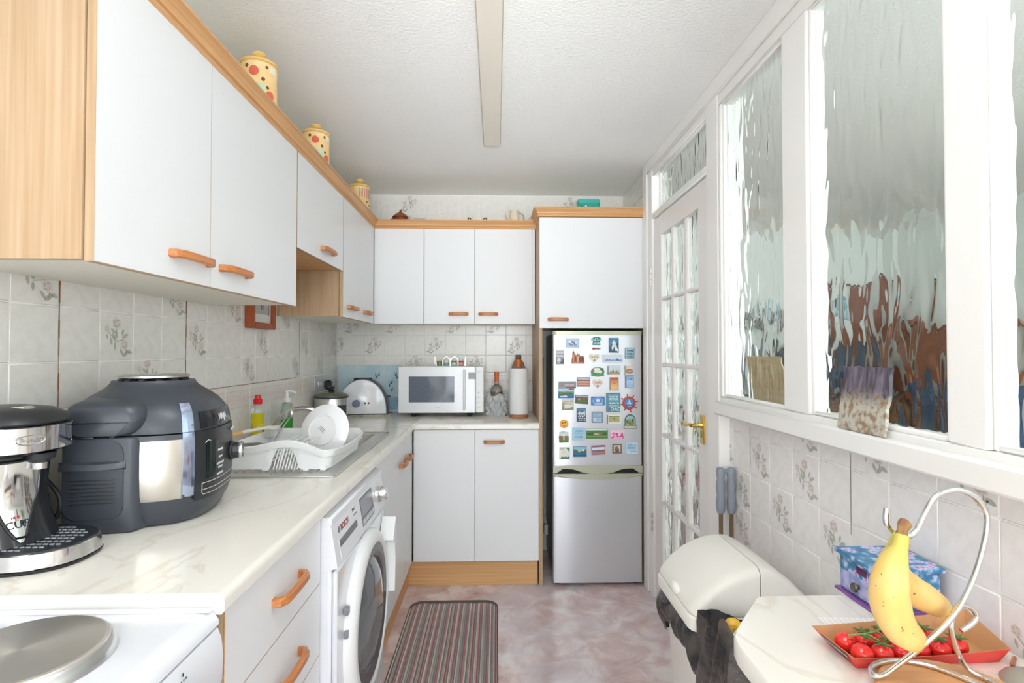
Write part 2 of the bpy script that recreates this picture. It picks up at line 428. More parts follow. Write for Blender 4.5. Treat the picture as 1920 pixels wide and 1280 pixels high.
def border_tiles(parent, plane, face, sign, us, z0, z1):
    t, g = 0.006, 0.0016
    for i in range(len(us) - 1):
        u0, u1 = us[i] + g, us[i + 1] - g; key = (plane, sign, round(u1 - u0, 3))
        if key not in TCB:
            a, c = (u1 - u0) / 2, (z1 - z0) / 2 - g; b_ = B(); lo, hi = (-t, 0) if sign > 0 else (0, t)
            pt = (lambda u, d, v: (d, u, v)) if plane == 'x' else (lambda u, d, v: (u, d, v))
            if plane == 'x': b_.box(lo, hi, -a, a, -c, c, 0, 0.0018)
            else: b_.box(-a, a, lo, hi, -c, c, 0, 0.0018)
            d = sign * 0.0003
            def strip(p0, p1, wd):
                dx, dy = p1[0] - p0[0], p1[1] - p0[1]; l = math.hypot(dx, dy) or 1; nx, ny = -dy / l * wd, dx / l * wd
                b_.add([pt(p0[0] + nx, d, p0[1] + ny), pt(p1[0] + nx, d, p1[1] + ny), pt(p1[0] - nx, d, p1[1] - ny), pt(p0[0] - nx, d, p0[1] - ny)], [(0, 1, 2, 3)], 1)
            top = c - 0.022
            for zz in (top, top - 0.068): strip((-a, zz), (a, zz), 0.0012)
            for zz in (top - 0.007, top - 0.061): strip((-a, zz), (a, zz), 0.0005)
            for ph in (0, PI):
                pts = [(-a + 2 * a * k / 24, top - 0.034 + 0.02 * math.sin(ph + 2 * PI * k / 8)) for k in range(25)]
                for k in range(24): strip(pts[k], pts[k + 1], 0.0011)
            for k in range(6):
                cx = -a + 2 * a * (k + 0.5) / 6
                for q in range(5):
                    an = q * 2 * PI / 5; strip((cx, top - 0.034), (cx + 0.009 * math.cos(an), top - 0.034 + 0.009 * math.sin(an)), 0.0014)
            TCB[key] = b_.mesh('tile', [M_tile, M_border])
        o = bpy.data.objects.new('tile', TCB[key]); COL.objects.link(o); o.parent = parent
        o.location = (face, (u0 + u1) / 2, (z0 + z1) / 2) if plane == 'x' else ((u0 + u1) / 2, face, (z0 + z1) / 2)
def frange(a, b, st):
    out = [a]
    while out[-1] < b - 1e-6: out.append(round(min(out[-1] + st, b), 4))
    return out
# left wall
usL = [YB - 0.001]
ys = [round(1.3640 + P * k, 4) for k in range(-3, 18)]
usL = [y for y in ys if y < YB - 0.02] + [YB]
vL = [1.197, 1.3125, 1.449, 1.545]
flL = {(4, 1), (2, 2), (5, 0), (6, 2), (7, 1), (9, 2), (10, 0), (11, 1), (13, 2), (14, 0), (15, 1), (17, 0), (17, 2), (19, 1)}
tiles(wl, 'x', XL, 1, usL, vL, flL, M_tile, True)
border_tiles(wl, 'x', XL, 1, [round(2.19 + 0.2135 * k, 4) for k in range(-6, 7)] + [YB], 0.93, 1.197)
# back wall
usB = [XL] + [round(-0.615 + P * k, 4) for k in range(-3, 7)]
usB = sorted({u for u in usB if u < 0.25}) + [0.255]
tiles(wb, 'y', YB, -1, usB, vL, {(1, 2), (2, 1), (5, 1), (4, 0), (3, 2), (6, 2), (9, 1), (7, 0), (8, 2), (0, 1)}, M_tile)
border_tiles(wb, 'y', YB, -1, [XL + 0.0, -0.93, -0.716, -0.503, -0.289, -0.076, 0.137, 0.255], 0.93, 1.197)
usT = [XL] + [round(-0.7935 + P * k, 4) for k in range(-2, 13)]
usT = [u for u in usT if u < 0.86] + [0.874]
tiles(wb, 'y', YB, -1, usT, [2.10, 2.135, 2.2715, 2.397], {(4, 1), (10, 1), (14, 1), (4, 2), (12, 2)}, M_tile)
# right wall under the sill
usR = [round(1.361 + P * k, 4) for k in range(-6, 7)]
usR = [u for u in usR if u < 2.15] + [2.17]
vR = [round(1.040 - P * k, 4) for k in range(6, -1, -1)] + [1.097]
flR = {(2, 4), (4, 3), (5, 2), (9, 5), (8, 4), (7, 6), (7, 5), (6, 4), (5, 6), (10, 4), (11, 5), (10, 3), (3, 2), (9, 2), (3, 6), (2, 1)}
tiles(wr, 'x', XR, -1, usR, vR, flR, M_tileR)
tiles(wr2, 'x', 0.869, -1, [3.145, 3.28, 3.417, 3.553, YB], [2.185, 2.26, 2.397], (), M_tile)
# brown stained and cracked joints
cr = B()
for y, z0, z1 in ((1.364, 1.20, 1.545), (1.910, 1.23, 1.545), (2.9965, 1.20, 1.50)):
    for k in range(8):
        a, c = z0 + (z1 - z0) * k / 8, z0 + (z1 - z0) * (k + 1) / 8
        wd = 0.0012 + 0.0016 * (k / 8) ** 2 + 0.0006 * math.sin(k * 2.1)
        cr.add([(XL + 0.0006, y - wd, a), (XL + 0.0006, y + wd, a), (XL + 0.0006, y + wd, c), (XL + 0.0006, y - wd, c)], [(0, 1, 2, 3)])
cr.add([(XL + 0.0008, 2.0, 1.1965), (XL + 0.0008, 2.95, 1.1965), (XL + 0.0008, 2.95, 1.199), (XL + 0.0008, 2.0, 1.1985)], [(0, 1, 2, 3)])
cr.build('joint_stain', M_stain, wl, fixn=False)
cr = B()
for y, z0, z1 in ((1.361, 0.875, 1.095), (1.907, 0.93, 1.07)):
    cr.add([(XR - 0.0008, y - 0.0016, z0), (XR - 0.0008, y + 0.0004, z0), (XR - 0.0008, y + 0.0016, z1), (XR - 0.0008, y - 0.0010, z1)], [(0, 1, 2, 3)])
cr.build('joint_crack', M_crack, wr, fixn=False)

# partition windows and door ----------------------------------------------------------------------
GX = 0.885                       # kitchen face of the glass
def pane(parent, x, y0, y1, z0, z1):
    b_ = B()
    vs = [(xx, y, z) for xx in (x, x + 0.005) for y in (y0, y1) for z in (z0, z1)]
    b_.add(vs, [(0, 1, 3, 2)], 0); b_.add(vs, [(4, 6, 7, 5), (0, 4, 5, 1), (2, 3, 7, 6), (0, 2, 6, 4), (1, 5, 7, 3)], 1)
    # weld by hand: same corner list used twice, so merge doubles through the first list
    b_.f = [tuple(i % 8 for i in f) for f in b_.f]; b_.v = b_.v[:8]
    return b_.build('pane', [M_rip, M_clear], parent)
def beads(parent, y0, y1, z0, z1, x=0.868, d=0.016, wd=0.012):
    for nm, a in (('bead', (y0, y0 + wd, z0, z1)), ('bead', (y1 - wd, y1, z0, z1)), ('bead', (y0 + wd, y1 - wd, z0, z0 + wd)), ('bead', (y0 + wd, y1 - wd, z1 - wd, z1))):
        B().box(x, x + d, *a, b=0.004).build(nm, M_gloss, parent)
wins = [(2.050, 1.604), (1.475, 1.015), (0.930, 0.30)]
posts = [(2.05, 2.0745), (1.475, 1.604), (0.930, 1.015), (0.2, 0.30)]
for k, (ya, yb) in enumerate(wins):
    wn = thing('window_%d' % (k + 1), None, None, (0.88, (ya + yb) / 2, 1.167), kind='structure')
    pane(wn, GX, yb - 0.004, ya + 0.004, 1.163, 2.294)
    beads(wn, yb, ya, 1.165, 2.292)
for k, (a, b_) in enumerate(posts):
    fr = B(); fr.box(0.860, 0.922, a, b_, 1.1655, 2.2915, b=0.004)
    struct('trim_%d' % (k + 7), fr, M_gloss)                                              # upright posts between the panes
struct('trim_3', B().box(0.862, 0.923, 0.2, 2.0745, 2.292, ZC, b=0.003).box(0.862, 0.923, 2.1905, 2.9575, 2.300, ZC, b=0.003).box(0.846, 0.8615, 0.2, 3.0295, 2.335, ZC, b=0.003), M_gloss)   # head rail
sl = B().box(0.8622, 0.965, 0.2, 2.0745, 1.098, 1.165, b=0.003).box(0.838, 0.8625, 0.2, 2.0745, 1.098, 1.150, b=0.006)
struct('trim_4', sl, M_gloss)                                              # sill rail
# door frame, with its transom light
jf = B().box(0.855, 0.965, 2.958, 3.10, 0, 2.40, b=0.004).box(0.845, 0.856, 3.03, 3.105, 0, 2.40, b=0.003).box(0.858, 0.965, 2.075, 2.190, 0, 2.40, b=0.004).box(0.858, 0.965, 2.19, 2.958, 2.066, 2.098, b=0.004)
struct('trim_5', jf, M_gloss)
tw = thing('window_4', None, None, (0.88, 2.57, 2.1), kind='structure')
pane(tw, GX, 2.20, 2.85, 2.11, 2.294); beads(tw, 2.19, 2.86, 2.098, 2.30)
hg = B()
for z in (0.36, 1.70):
    for k in range(3): hg.cyl((0.853, 2.962, z + 0.035 * k), 0.006, 0.026, 'z', 8)
hg.build('hinge', M_steel, None, kind='structure').name = 'trim_6'
dr = thing('door_1', None, None, (0.87, 2.954, 0), kind='structure')
DX0, DX1 = 0.868, 0.908
ycol = [(2.681, 2.832), (2.495, 2.648), (2.308, 2.455)]
zrow = [(1.622, 1.955), (1.278, 1.605), (0.912, 1.258), (0.560, 0.892), (0.205, 0.540)]
st = B().box(DX0, DX1, 2.832, 2.954, 0.006, 2.060, b=0.003).box(DX0, DX1, 2.194, 2.308, 0.006, 2.060, b=0.003)
st.build('stile', M_doorp, dr)
B().box(DX0 + 0.001, DX1 - 0.001, 2.308, 2.832, 1.955, 2.059).box(DX0 + 0.001, DX1 - 0.001, 2.308, 2.832, 0.007, 0.205).build('rail', M_doorp, dr)
for k in range(4):
    B().box(DX0 + 0.002, DX1 - 0.002, 2.308, 2.832, zrow[k + 1][1], zrow[k][0], b=0.005).build('glazing_bar', M_doorp, dr)
for a, c in ((2.648, 2.681), (2.455, 2.495)):
    B().box(DX0 + 0.003, DX1 - 0.003, a, c, 0.205, 1.955, b=0.006).build('glazing_bar', M_doorp, dr)
for a, c in ycol:
    for z0, z1 in zrow: pane(dr, 0.884, a - 0.003, c + 0.003, z0 - 0.003, z1 + 0.003)
hb = B().box(0.860, 0.868, 2.238, 2.278, 0.952, 1.074, b=0.003).build('handle_plate', M_brass, dr)
lv = B().lathe([(0.014, 0), (0.013, -0.006), (0.009, -0.014), (0.008, -0.045)], (0.861, 2.258, 1.030), 12, 'x')
lv.tube(spline([(0.816, 2.250, 1.030), (0.812, 2.275, 1.031), (0.813, 2.31, 1.026), (0.815, 2.335, 1.029), (0.814, 2.358, 1.031)]), [0.009, 0.009, 0.0085, 0.008, 0.0075, 0.007, 0.0065, 0.006, 0.0062, 0.0065, 0.007, 0.0075, 0.008, 0.0085, 0.0085, 0.008, 0.0075, 0.0075, 0.008, 0.0085, 0.009, 0.0095, 0.009, 0.008, 0.005], 10)
lv.build('lever', M_brass, hb)
kh = B().cyl((0.8605, 2.258, 0.985), 0.004, -0.0006, 'x', 8); kh.build('keyhole', M_black, hb)

# ================================================================== fitted kitchen
def handle(parent, c, axis, out, L=0.17, m=None, pitch=0.0):
    """a bowed oak D handle: c = middle of its foot line on the door face, axis = direction along, out = outward normal"""
    a, n = Vector(axis), Vector(out); u = a.cross(n)
    path = [(-L / 2, 0), (-L / 2 + 0.004, 0.019), (-L / 2 + 0.022, 0.030), (-L / 4, 0.0315), (0, 0.032), (L / 4, 0.0315), (L / 2 - 0.022, 0.030), (L / 2 - 0.004, 0.019), (L / 2, 0)]
    inner = [(-L / 2 + 0.016, 0), (-L / 2 + 0.018, 0.012), (-L / 2 + 0.030, 0.018), (-L / 4, 0.0195), (0, 0.020), (L / 4, 0.0195), (L / 2 - 0.030, 0.018), (L / 2 - 0.018, 0.012), (L / 2 - 0.016, 0)]
    C = Vector(c); rings = []
    for (p0, q0), (p1, q1) in zip(path, inner):
        h = 0.0095; o_, i_ = C + a * p0 + n * q0, C + a * p1 + n * q1
        mid = o_ + (o_ - i_) * 0.0
        rings.append([o_ + u * (h - .003), mid + u * h - (o_ - i_) * .25, i_ + u * h, i_ - u * h, mid - u * h - (o_ - i_) * .25, o_ - u * (h - .003)])
    b_ = B().loft(rings)
    return b_.build('handle', m or M_hand, parent)

# ---- wall cupboards on the left
def wall_unit_left(label, y0, y1, z0, z1, doors, near_side=None, far_side=None, handles=(), under=None):
    t = thing('wall_cupboard', label, 'cupboard', (-0.91, (y0 + y1) / 2, z0), group='fitted cupboards')
    B().box(XL + 0.001, -0.770, y0 + 0.0165, y1 - 0.0165, z0, z1 - 0.001).build('carcass', under or M_lamB, t)
    B().box(XL + 0.001, -0.770, y0, y0 + 0.016, z0 - 0.001, z1, b=0.0008).build('side_panel', near_side or M_lamB, t)
    B().box(XL + 0.001, -0.770, y1 - 0.016, y1, z0 - 0.001, z1, b=0.0008).build('side_panel', far_side or M_lamB, t)
    for (a, c), h in zip(doors, handles):
        d = B().box(-0.768, -0.750, a + 0.0015, c - 0.0015, z0 - 0.003, z1 - 0.002, 0).build('door', M_lam, t)
        B().box(-0.7678, -0.7502, a + 0.0003, a + 0.0016, z0 - 0.003, z1 - 0.002).build('edging', M_oakZ, d)
        B().box(-0.7678, -0.7502, c - 0.0016, c - 0.0003, z0 - 0.003, z1 - 0.002).build('edging', M_oakZ, d)
        B().box(-0.7678, -0.7502, a + .002, c - .002, z0 - 0.0042, z0 - 0.003).build('edging', M_oakZ, d)
        if h: handle(d, (-0.750, h[0], h[1]), (0, 1, 0), (1, 0, 0), h[2])
    return t
ZB, ZT = 1.512, 2.100
wall_unit_left('long white double wall cupboard nearest the camera, above the black pressure cooker', 1.030, 2.064, ZB, ZT, [(1.034, 1.447), (1.447, 2.062)], M_oakZ, M_oakZ, [(1.352, 1.566, 0.175), (1.575, 1.566, 0.17)])
wall_unit_left('short white wall cupboard raised over an open gap between two taller ones', 2.066, 2.682, 1.735, ZT, [(2.068, 2.684)], M_oakZ, M_oakZ, [(2.425, 1.782, 0.17)], M_oakX)
wall_unit_left('white double wall cupboard with narrow doors running into the corner', 2.684, 3.352, ZB, ZT, [(2.688, 3.020), (3.020, 3.350)], M_oakZ, M_lamB, [(2.835, 1.561, 0.165), (3.175, 1.561, 0.165)])
# ---- wall cupboards on the back wall
t = thing('wall_cupboard', 'row of three white wall cupboard doors on the back wall over the microwave', 'cupboard', (-0.26, 3.53, ZB), group='fitted cupboards')
B().box(-0.748, 0.224, 3.390, YB - 0.001, ZB, ZT - 0.001).build('carcass', M_lamB, t)
for a, c, h in ((-0.752, -0.446, None), (-0.444, -0.133, -0.232), (-0.131, 0.224, -0.048)):
    d = B().box(a + 0.001, c - 0.001, 3.370, 3.388, ZB - 0.003, ZT - 0.002).build('door', M_lam, t)
    B().box(c - 0.0012, c - 0.0002, 3.3705, 3.388, ZB - 0.003, ZT - 0.002).build('edging', M_oakZ, d)
    B().box(a + 0.0002, a + 0.0012, 3.3705, 3.388, ZB - 0.003, ZT - 0.002).build('edging', M_oakZ, d)
    if h is not None: handle(d, (h, 3.370, 1.569), (1, 0, 0), (0, -1, 0), 0.125, M_handX)
B().box(0.225, 0.242, 3.374, 3.60, ZB - 0.003, ZT - 0.002).build('filler_strip', M_lam, t)
# ---- tall housing round the fridge
t = thing('tall_fridge_housing', 'tall oak framed housing with one white top cupboard door above the fridge', 'cupboard', (0.56, 3.4, 0), group='fitted cupboards')
B().box(0.247, 0.268, 3.130, YB - 0.001, 0.001, 2.113, b=0.001).build('side_panel', M_oakZ, t)
B().box(0.852, 0.8735, 3.130, YB - 0.001, 0.001, 2.113, b=0.001).build('side_panel', M_oakZ, t)
B().box(0.2685, 0.8515, 3.140, YB - 0.001, 1.478, 2.112).build('carcass', M_lamB, t)
d = B().box(0.250, 0.869, 3.112, 3.129, 1.472, 2.110).build('door', M_lam, t)
B().box(0.2485, 0.250, 3.1125, 3.129, 1.472, 2.110).build('edging', M_oakZ, d)
B().box(0.869, 0.8705, 3.1125, 3.129, 1.472, 2.110).build('edging', M_oakZ, d)
handle(d, (0.357, 3.112, 1.522), (1, 0, 0), (0, -1, 0), 0.122, M_handX)
# ---- moulded cornice along the cupboard tops
PR = [(0.000, 0.0), (-0.004, 0.0), (-0.007, 0.003), (-0.007, 0.009), (-0.004, 0.012), (-0.004, 0.015), (-0.010, 0.018), (-0.0105, 0.023), (-0.017, 0.034), (-0.026, 0.041), (-0.0265, 0.044), (-0.031, 0.045), (-0.031, 0.052), (0.012, 0.052), (0.012, 0.0)]
def sweep(path, normals, z):
    rings = []
    for (x, y), (nx, ny) in zip(path, normals):
        rings.append([(x + nx * -o_, y + ny * -o_, z + h) for o_, h in PR])
    return B().loft(rings)
t = thing('cornice', 'long oak cornice moulding running along the lower cupboards into the corner', 'cornice', (-0.75, 2.2, 2.1), group='oak cornice mouldings')
sweep([(-0.752, 1.028), (-0.752, 3.372)], [(1, 0), (1, -1)], ZT - 0.004).build('moulding', M_oakY, t)
sweep([(-0.752, 3.372), (0.2462, 3.372)], [(1, -1), (0, -1)], ZT - 0.004).build('moulding', M_oakX, t)
B().box(XL + 0.001, -0.765, 1.032, YB - 0.001, ZT + 0.028, ZT + 0.042).box(-0.765, 0.24, 3.385, YB - 0.001, ZT + 0.0282, ZT + 0.0418).box(XL + 0.001, -0.765, 1.034, 1.05, ZT, ZT + 0.028).box(0.225, 0.24, 3.385, YB - 0.001, ZT, ZT + 0.028).build('top_board', M_lamB, t)
t = thing('cornice', 'short raised oak cornice moulding round the top of the tall fridge cupboard', 'cornice', (0.56, 3.13, 2.1), group='oak cornice mouldings')
sweep([(0.246, 3.112), (0.876, 3.112)], [(-1, -1), (0.0, -1)], 2.1135).build('moulding', M_oakX, t)
sweep([(0.246, 3.112), (0.246, 3.336)], [(-1, -1), (-1, 0)], 2.1135).build('moulding', M_oakY, t)
B().box(0.262, 0.868, 3.13, YB - 0.001, 2.142, 2.156).box(0.262, 0.28, 3.13, 3.6, 2.1135, 2.142).box(0.85, 0.868, 3.13, 3.6, 2.1135, 2.142).build('top_board', M_lamB, t)

# ---- base units
def drawer(parent, y0, y1, z0, z1, hy, hz):
    d = B().box(-0.493, -0.475, y0, y1, z0, z1).build('drawer_front', M_lam, parent)
    B().box(-0.4925, -0.4755, y0, y1, z0 - 0.0015, z0).build('edging', M_oakY, d)
    B().box(-0.4925, -0.4755, y0 - 0.0012, y0, z0, z1).build('edging', M_oakY, d)
    handle(d, (-0.475, hy, hz), (0, 1, 0), (1, 0, 0), 0.172)
t = thing('drawer_unit', 'white drawer unit with oak handles between cooker and washing machine', 'drawers', (-0.77, 1.23, 0), group='base units')
B().box(XL + .002, -0.494, 0.976, 1.494, 0.142, 0.893).build('carcass', M_lamB, t)
B().box(XL + .002, -0.4765, 0.956, 0.9755, 0.001, 0.893).build('side_panel', M_oakZ, t)
drawer(t, 0.978, 1.495, 0.716, 0.890, 1.262, 0.803); drawer(t, 0.978, 1.495, 0.526, 0.712, 1.262, 0.618); drawer(t, 0.978, 1.495, 0.336, 0.522, 1.262, 0.43); drawer(t, 0.978, 1.495, 0.146, 0.332, 1.262, 0.24)
B().box(XL + .002, -0.520, 0.976, 1.495, 0.001, 0.140).build('plinth', M_oakY, t)
t = thing('sink_unit', 'white base cupboard under the sink with two oak handles beyond the washing machine', 'cupboard', (-0.77, 2.6, 0), group='base units')
B().box(XL + .002, -0.494, 2.160, 2.27, 0.142, 0.893).box(XL + .002, -0.494, 2.78, 3.690, 0.142, 0.893).box(XL + .002, -0.494, 2.27, 2.78, 0.142, 0.74).build('carcass', M_lamB, t)
B().box(XL + .002, -0.4765, 2.152, 2.1595, 0.001, 0.893).build('side_panel', M_lamB, t)
for a, c, h in ((2.162, 2.850, 2.765), (2.854, 3.112, 2.935)):
    d = B().box(-0.493, -0.475, a, c - 0.002, 0.146, 0.890).build('door', M_lam, t)
    B().box(-0.4925, -0.4752, c - 0.002, c + 0.0005, 0.146, 0.890).build('edging', M_oakZ, d)
    handle(d, (-0.475, h, 0.772), (0, 1, 0), (1, 0, 0), 0.15)
B().box(XL + .002, -0.500, 2.160, 3.145, 0.001, 0.140).build('plinth', M_oakY, t)
t = thing('base_cupboard', 'white two door base cupboard under the microwave with one oak handle and oak plinth', 'cupboard', (-0.1, 3.4, 0), group='base units')
B().box(-0.472, 0.2465, 3.140, YB - .002, 0.142, 0.893).build('carcass', M_lamB, t)
for a, c, h in ((-0.466, -0.122, None), (-0.119, 0.244, -0.010)):
    d = B().box(a, c, 3.120, 3.138, 0.146, 0.890).build('door', M_lam, t)
    if h is not None: handle(d, (h, 3.120, 0.822), (1, 0, 0), (0, -1, 0), 0.125, M_handX)
B().box(-0.500, 0.240, 3.145, 3.160, 0.001, 0.140).build('plinth', M_plinth, t)

# ---- worktop (L shaped, rolled front edge)
def edge_profile(x_front, sgn, zt=0.930, th=0.036):
    pts = []
    for k in range(7):
        a = PI / 2 * k / 6; pts.append((x_front - sgn * 0.014 + sgn * 0.014 * math.sin(a), zt - 0.014 + 0.014 * math.cos(a)))
    pts += [(x_front, zt - th + 0.005), (x_front - sgn * 0.005, zt - th)]
    return pts
t = thing('worktop', 'L shaped cream marbled worktop with rolled front edge along both walls', 'worktop', (-0.77, 2.2, 0.9))
pf = edge_profile(-0.460, 1)
bw = B()
prof = [(XL + .001, 0.894), (XL + .001, 0.930)] + pf
bw.prism(prof, 'xz', 0.945, 2.290)
bw.prism(prof, 'xz', 2.695, 3.10)
bw.prism([(-0.585, 0.894), (-0.585, 0.930)] + pf, 'xz', 2.290, 2.695)
bw.box(XL + .001, -0.945, 2.290, 2.695, 0.894, 0.930)
bw.box(XL + .001, -0.46, 3.10, YB - .001, 0.894, 0.930)
pb = [(y, z) for y, z in edge_profile(3.100, -1)]
bw.prism([(YB - .001, 0.894), (YB - .001, 0.930)] + pb, 'yz', -0.46, 0.2465)
bw.build('slab', M_marble, t)
B().prism([(XL + .001, 0.894), (XL + .001, 0.930)] + pf, 'xz', 0.9435, 0.945).build('end_strip', mat('white_edge_strip', 'f0f0ee', 0.35), t)
B().add([(-.461, 3.101, .9304), (-.464, 3.1025, .9304), (-1.064, 3.6825, .9304), (-1.060, 3.6825, .9304)], [(0, 1, 2, 3)]).build('joint_strip', M_steel, t, fixn=False)

# ---- stainless sink and drainer
t = thing('sink', 'stainless steel inset sink with ribbed drainer let into the left worktop', 'sink', (-0.75, 2.26, 0.93))
SX0, SX1, SY0, SY1 = -0.957, -0.525, 1.785, 2.745
def plate(b_, x0, x1, y0, y1, z=0.9335): b_.box(x0, x1, y0, y1, 0.9303, z, b=0.001)
b_ = B(); plate(b_, SX0, SX1, SY0, 2.300); plate(b_, SX0, -0.935, 2.300, 2.690); plate(b_, -0.590, SX1, 2.300, 2.690); plate(b_, SX0, SX1, 2.690, SY1)
b_.tube([(x, y, 0.9345) for x, y in rrect(SX0, SX1, SY0, SY1, 0.03)], 0.0028, 6, closed=True)
b_.build('rim', M_sinkm, t)
b_ = B()
for k in range(13):
    x = -0.90 + k * 0.0265; b_.tube([(x, 1.86, 0.9335), (x, 1.88, 0.9352), (x, 2.26, 0.9352), (x, 2.275, 0.9335)], 0.0032, 6)
b_.build('drainer_ribs', M_sinkm, t)
b_ = B(); rings = []
for ins, z in ((0.0, 0.9338), (0.003, 0.928), (0.010, 0.86), (0.020, 0.79), (0.05, 0.775)):
    rings.append([(x, y, z) for x, y in rrect(-0.935 + ins, -0.590 - ins, 2.300 + ins, 2.690 - ins, 0.06, 5)])
b_.loft(rings, 0, False, True); b_.build('bowl', M_sinkm, t, fixn=True)
B().lathe([(0.0, 0.002), (0.03, 0.002), (0.036, 0.0)], (-0.76, 2.5, 0.7755), 16, caps=False).build('plug_hole', M_dark, t)
t = thing('mixer_tap', 'chrome swan neck tap arching behind the white plate', 'tap', (-1.000, 2.40, 0.9336))
b_ = B().lathe([(0.026, 0), (0.026, 0.012), (0.018, 0.018), (0.017, 0.05), (0.012, 0.055)], (-1.000, 2.40, 0.9305), 16)
b_.build('base', M_chrome, t)
B().tube(spline([(-1.000, 2.40, 0.975), (-0.975, 2.402, 1.005), (-0.945, 2.405, 1.045), (-0.905, 2.412, 1.075), (-0.86, 2.42, 1.088), (-0.81, 2.43, 1.082), (-0.78, 2.436, 1.06), (-0.772, 2.438, 1.03)]), 0.011, 10).build('spout', M_chrome, t)

# ---- cooker
t = thing('cooker', 'white electric cooker with a silver solid hotplate in the near left corner', 'cooker', (-0.77, 0.62, 0))
B().box(XL + .004, -0.480, 0.330, 0.938, 0.06, 0.875, b=0.006).build('body', M_enamel, t)
hobp = [(XL + .004, 0.876), (XL + .004, 0.905), (-0.500, 0.905), (-0.485, 0.903), (-0.474, 0.897), (-0.468, 0.888), (-0.467, 0.880), (-0.470, 0.876)]
b_ = B().prism(hobp, 'xz', 0.328, 0.941)
b_.box(XL + .004, -0.475, 0.925, 0.941, 0.9045, 0.9075, b=0.0015)
b_.build('hob_top', M_enamel, t)
fp = [(-0.480, 0.875), (-0.468, 0.875), (-0.462, 0.86), (-0.458, 0.83), (-0.460, 0.79), (-0.468, 0.765), (-0.480, 0.760)]
fpn = B().prism(fp, 'xz', 0.330, 0.938).build('control_panel', M_enamel, t)
for y in (0.815, 0.70, 0.585, 0.47):
    k = B().lathe([(0.026, 0), (0.0255, 0.006), (0.022, 0.016), (0.020, 0.022), (0.0, 0.023)], (-0.4590, y, 0.826), 20, 'x'); k.box(-0.439, -0.434, y - 0.004, y + 0.004, 0.806, 0.846, b=0.002)
    kk = k.build('knob', M_white, fpn)
mk = B().box(-0.4605, -0.4598, 0.822, 0.825, 0.861, 0.866)
for q in range(4): mk.box(-0.4602, -0.4594, 0.812 + 0.006 * q, 0.8135 + 0.006 * q, 0.8535, 0.8565)
mk.build('knob_marks', M_dark, fpn)
B().box(-0.4795, -0.470, 0.345, 0.925, 0.16, 0.745, b=0.004).build('oven_door', M_enamel, t)
hp = thing('hotplate', None, None); hp.parent = t; hp.location = (0.112, 0.160, 0.905); hp.scale = (1.03, 1.03, 1); BASE[hp.name] = (-0.658, 0.780, 0.905)
m_hp = mat('spun_steel', 'd2cfc9', 0.36, 0.9, aniso=0.8)
nt = m_hp.node_tree; tg = nt.nodes.new('ShaderNodeTangent'); tg.direction_type = 'RADIAL'; tg.axis = 'Z'; nt.links.new(tg.outputs[0], nt.nodes['Principled BSDF'].inputs['Tangent'])
B().lathe([(0.0, 0.0225), (0.05, 0.0225), (0.0930, 0.0225), (0.0945, 0.0225), (0.0965, 0.0217), (0.098, 0.021), (0.0985, 0.020), (0.099, 0.016)], (0, 0, 0), 64, caps=False).build('plate', m_hp, hp, world=False)
B().lathe([(0.0985, 0.018), (0.103, 0.015), (0.107, 0.006), (0.108, 0.0003), (0.09, 0.0003)], (0, 0, 0), 48, caps=False).build('spill_ring', M_steel, hp, world=False)

# ---- washing machine
t = thing('washing_machine', 'white front loading washing machine with dark porthole door under the worktop', 'washing machine', (-0.75, 1.82, 0))
WY0, WY1 = 1.503, 2.142
B().box(XL + .03, -0.448, WY0, WY1, 0.012, 0.885, b=0.006).build('body', M_enamel, t)
pp = [(-0.448, 0.888), (-0.458, 0.888), (-0.470, 0.880), (-0.452, 0.872), (-0.440, 0.80), (-0.432, 0.745), (-0.448, 0.742)]
pp = [(-0.520, 0.888), (-0.470, 0.888), (-0.458, 0.882), (-0.448, 0.86), (-0.438, 0.80), (-0.430, 0.748), (-0.448, 0.745), (-0.520, 0.745)]
b_ = B().prism(pp, 'xz', WY0 - 0.0005, WY1 + 0.0005); panel = b_.build('control_panel', M_enamel, t)
B().box(-0.4475, -0.433, WY0 + 0.002, WY1 - 0.002, 0.09, 0.741, b=0.008).build('front_panel', M_enamel, t)
B().box(-0.450, -0.440, WY0 + 0.01, WY1 - 0.01, 0.02, 0.086, b=0.003).build('kick_panel', M_white, t)
# the sloping panel face: local frame (x along +y of the room, y up the slope)
pa = Vector((-0.430, 0, 0.748)); pbv = Vector((-0.448, 0, 0.86)); up_s = (pbv - pa).normalized(); nrm = Vector((0, 1, 0)).cross(up_s)
def pface(y, h, d=0.0): q = pa + up_s * h + nrm * d; return (q.x, y, q.z)
def pbox(bld, y0, y1, h0, h1, d=0.002, m=0, d0=0.0):
    bld.add([pface(y0, h0, d0), pface(y1, h0, d0), pface(y1, h1, d0), pface(y0, h1, d0), pface(y0, h0, d), pface(y1, h0, d), pface(y1, h1, d), pface(y0, h1, d)], [(0, 3, 2, 1), (4, 5, 6, 7), (0, 1, 5, 4), (1, 2, 6, 5), (2, 3, 7, 6), (3, 0, 4, 7)], m)
b_ = B(); pbox(b_, 1.545, 1.735, 0.004, 0.066, 0.0015); dwr = b_.build('detergent_drawer', M_enamel, panel)
b_ = B(); pbox(b_, 1.548, 1.732, 0.044, 0.062, 0.0035); b_.build('drawer_grip', mat('grey_grip', '6b6d72', 0.35), panel)
m_lcd = mat('grey_display', '8b8d97', 0.2)
b_ = B(); pbox(b_, 1.800, 1.965, 0.018, 0.108, 0.001, 1); pbox(b_, 1.804, 1.961, 0.048, 0.104, 0.0018, 0); pbox(b_, 1.804, 1.961, 0.022, 0.040, 0.0018, 2)
for k in range(4): pbox(b_, 1.808 + k * 0.039, 1.808 + k * 0.039 + 0.030, 0.024, 0.038, 0.0026, 3)
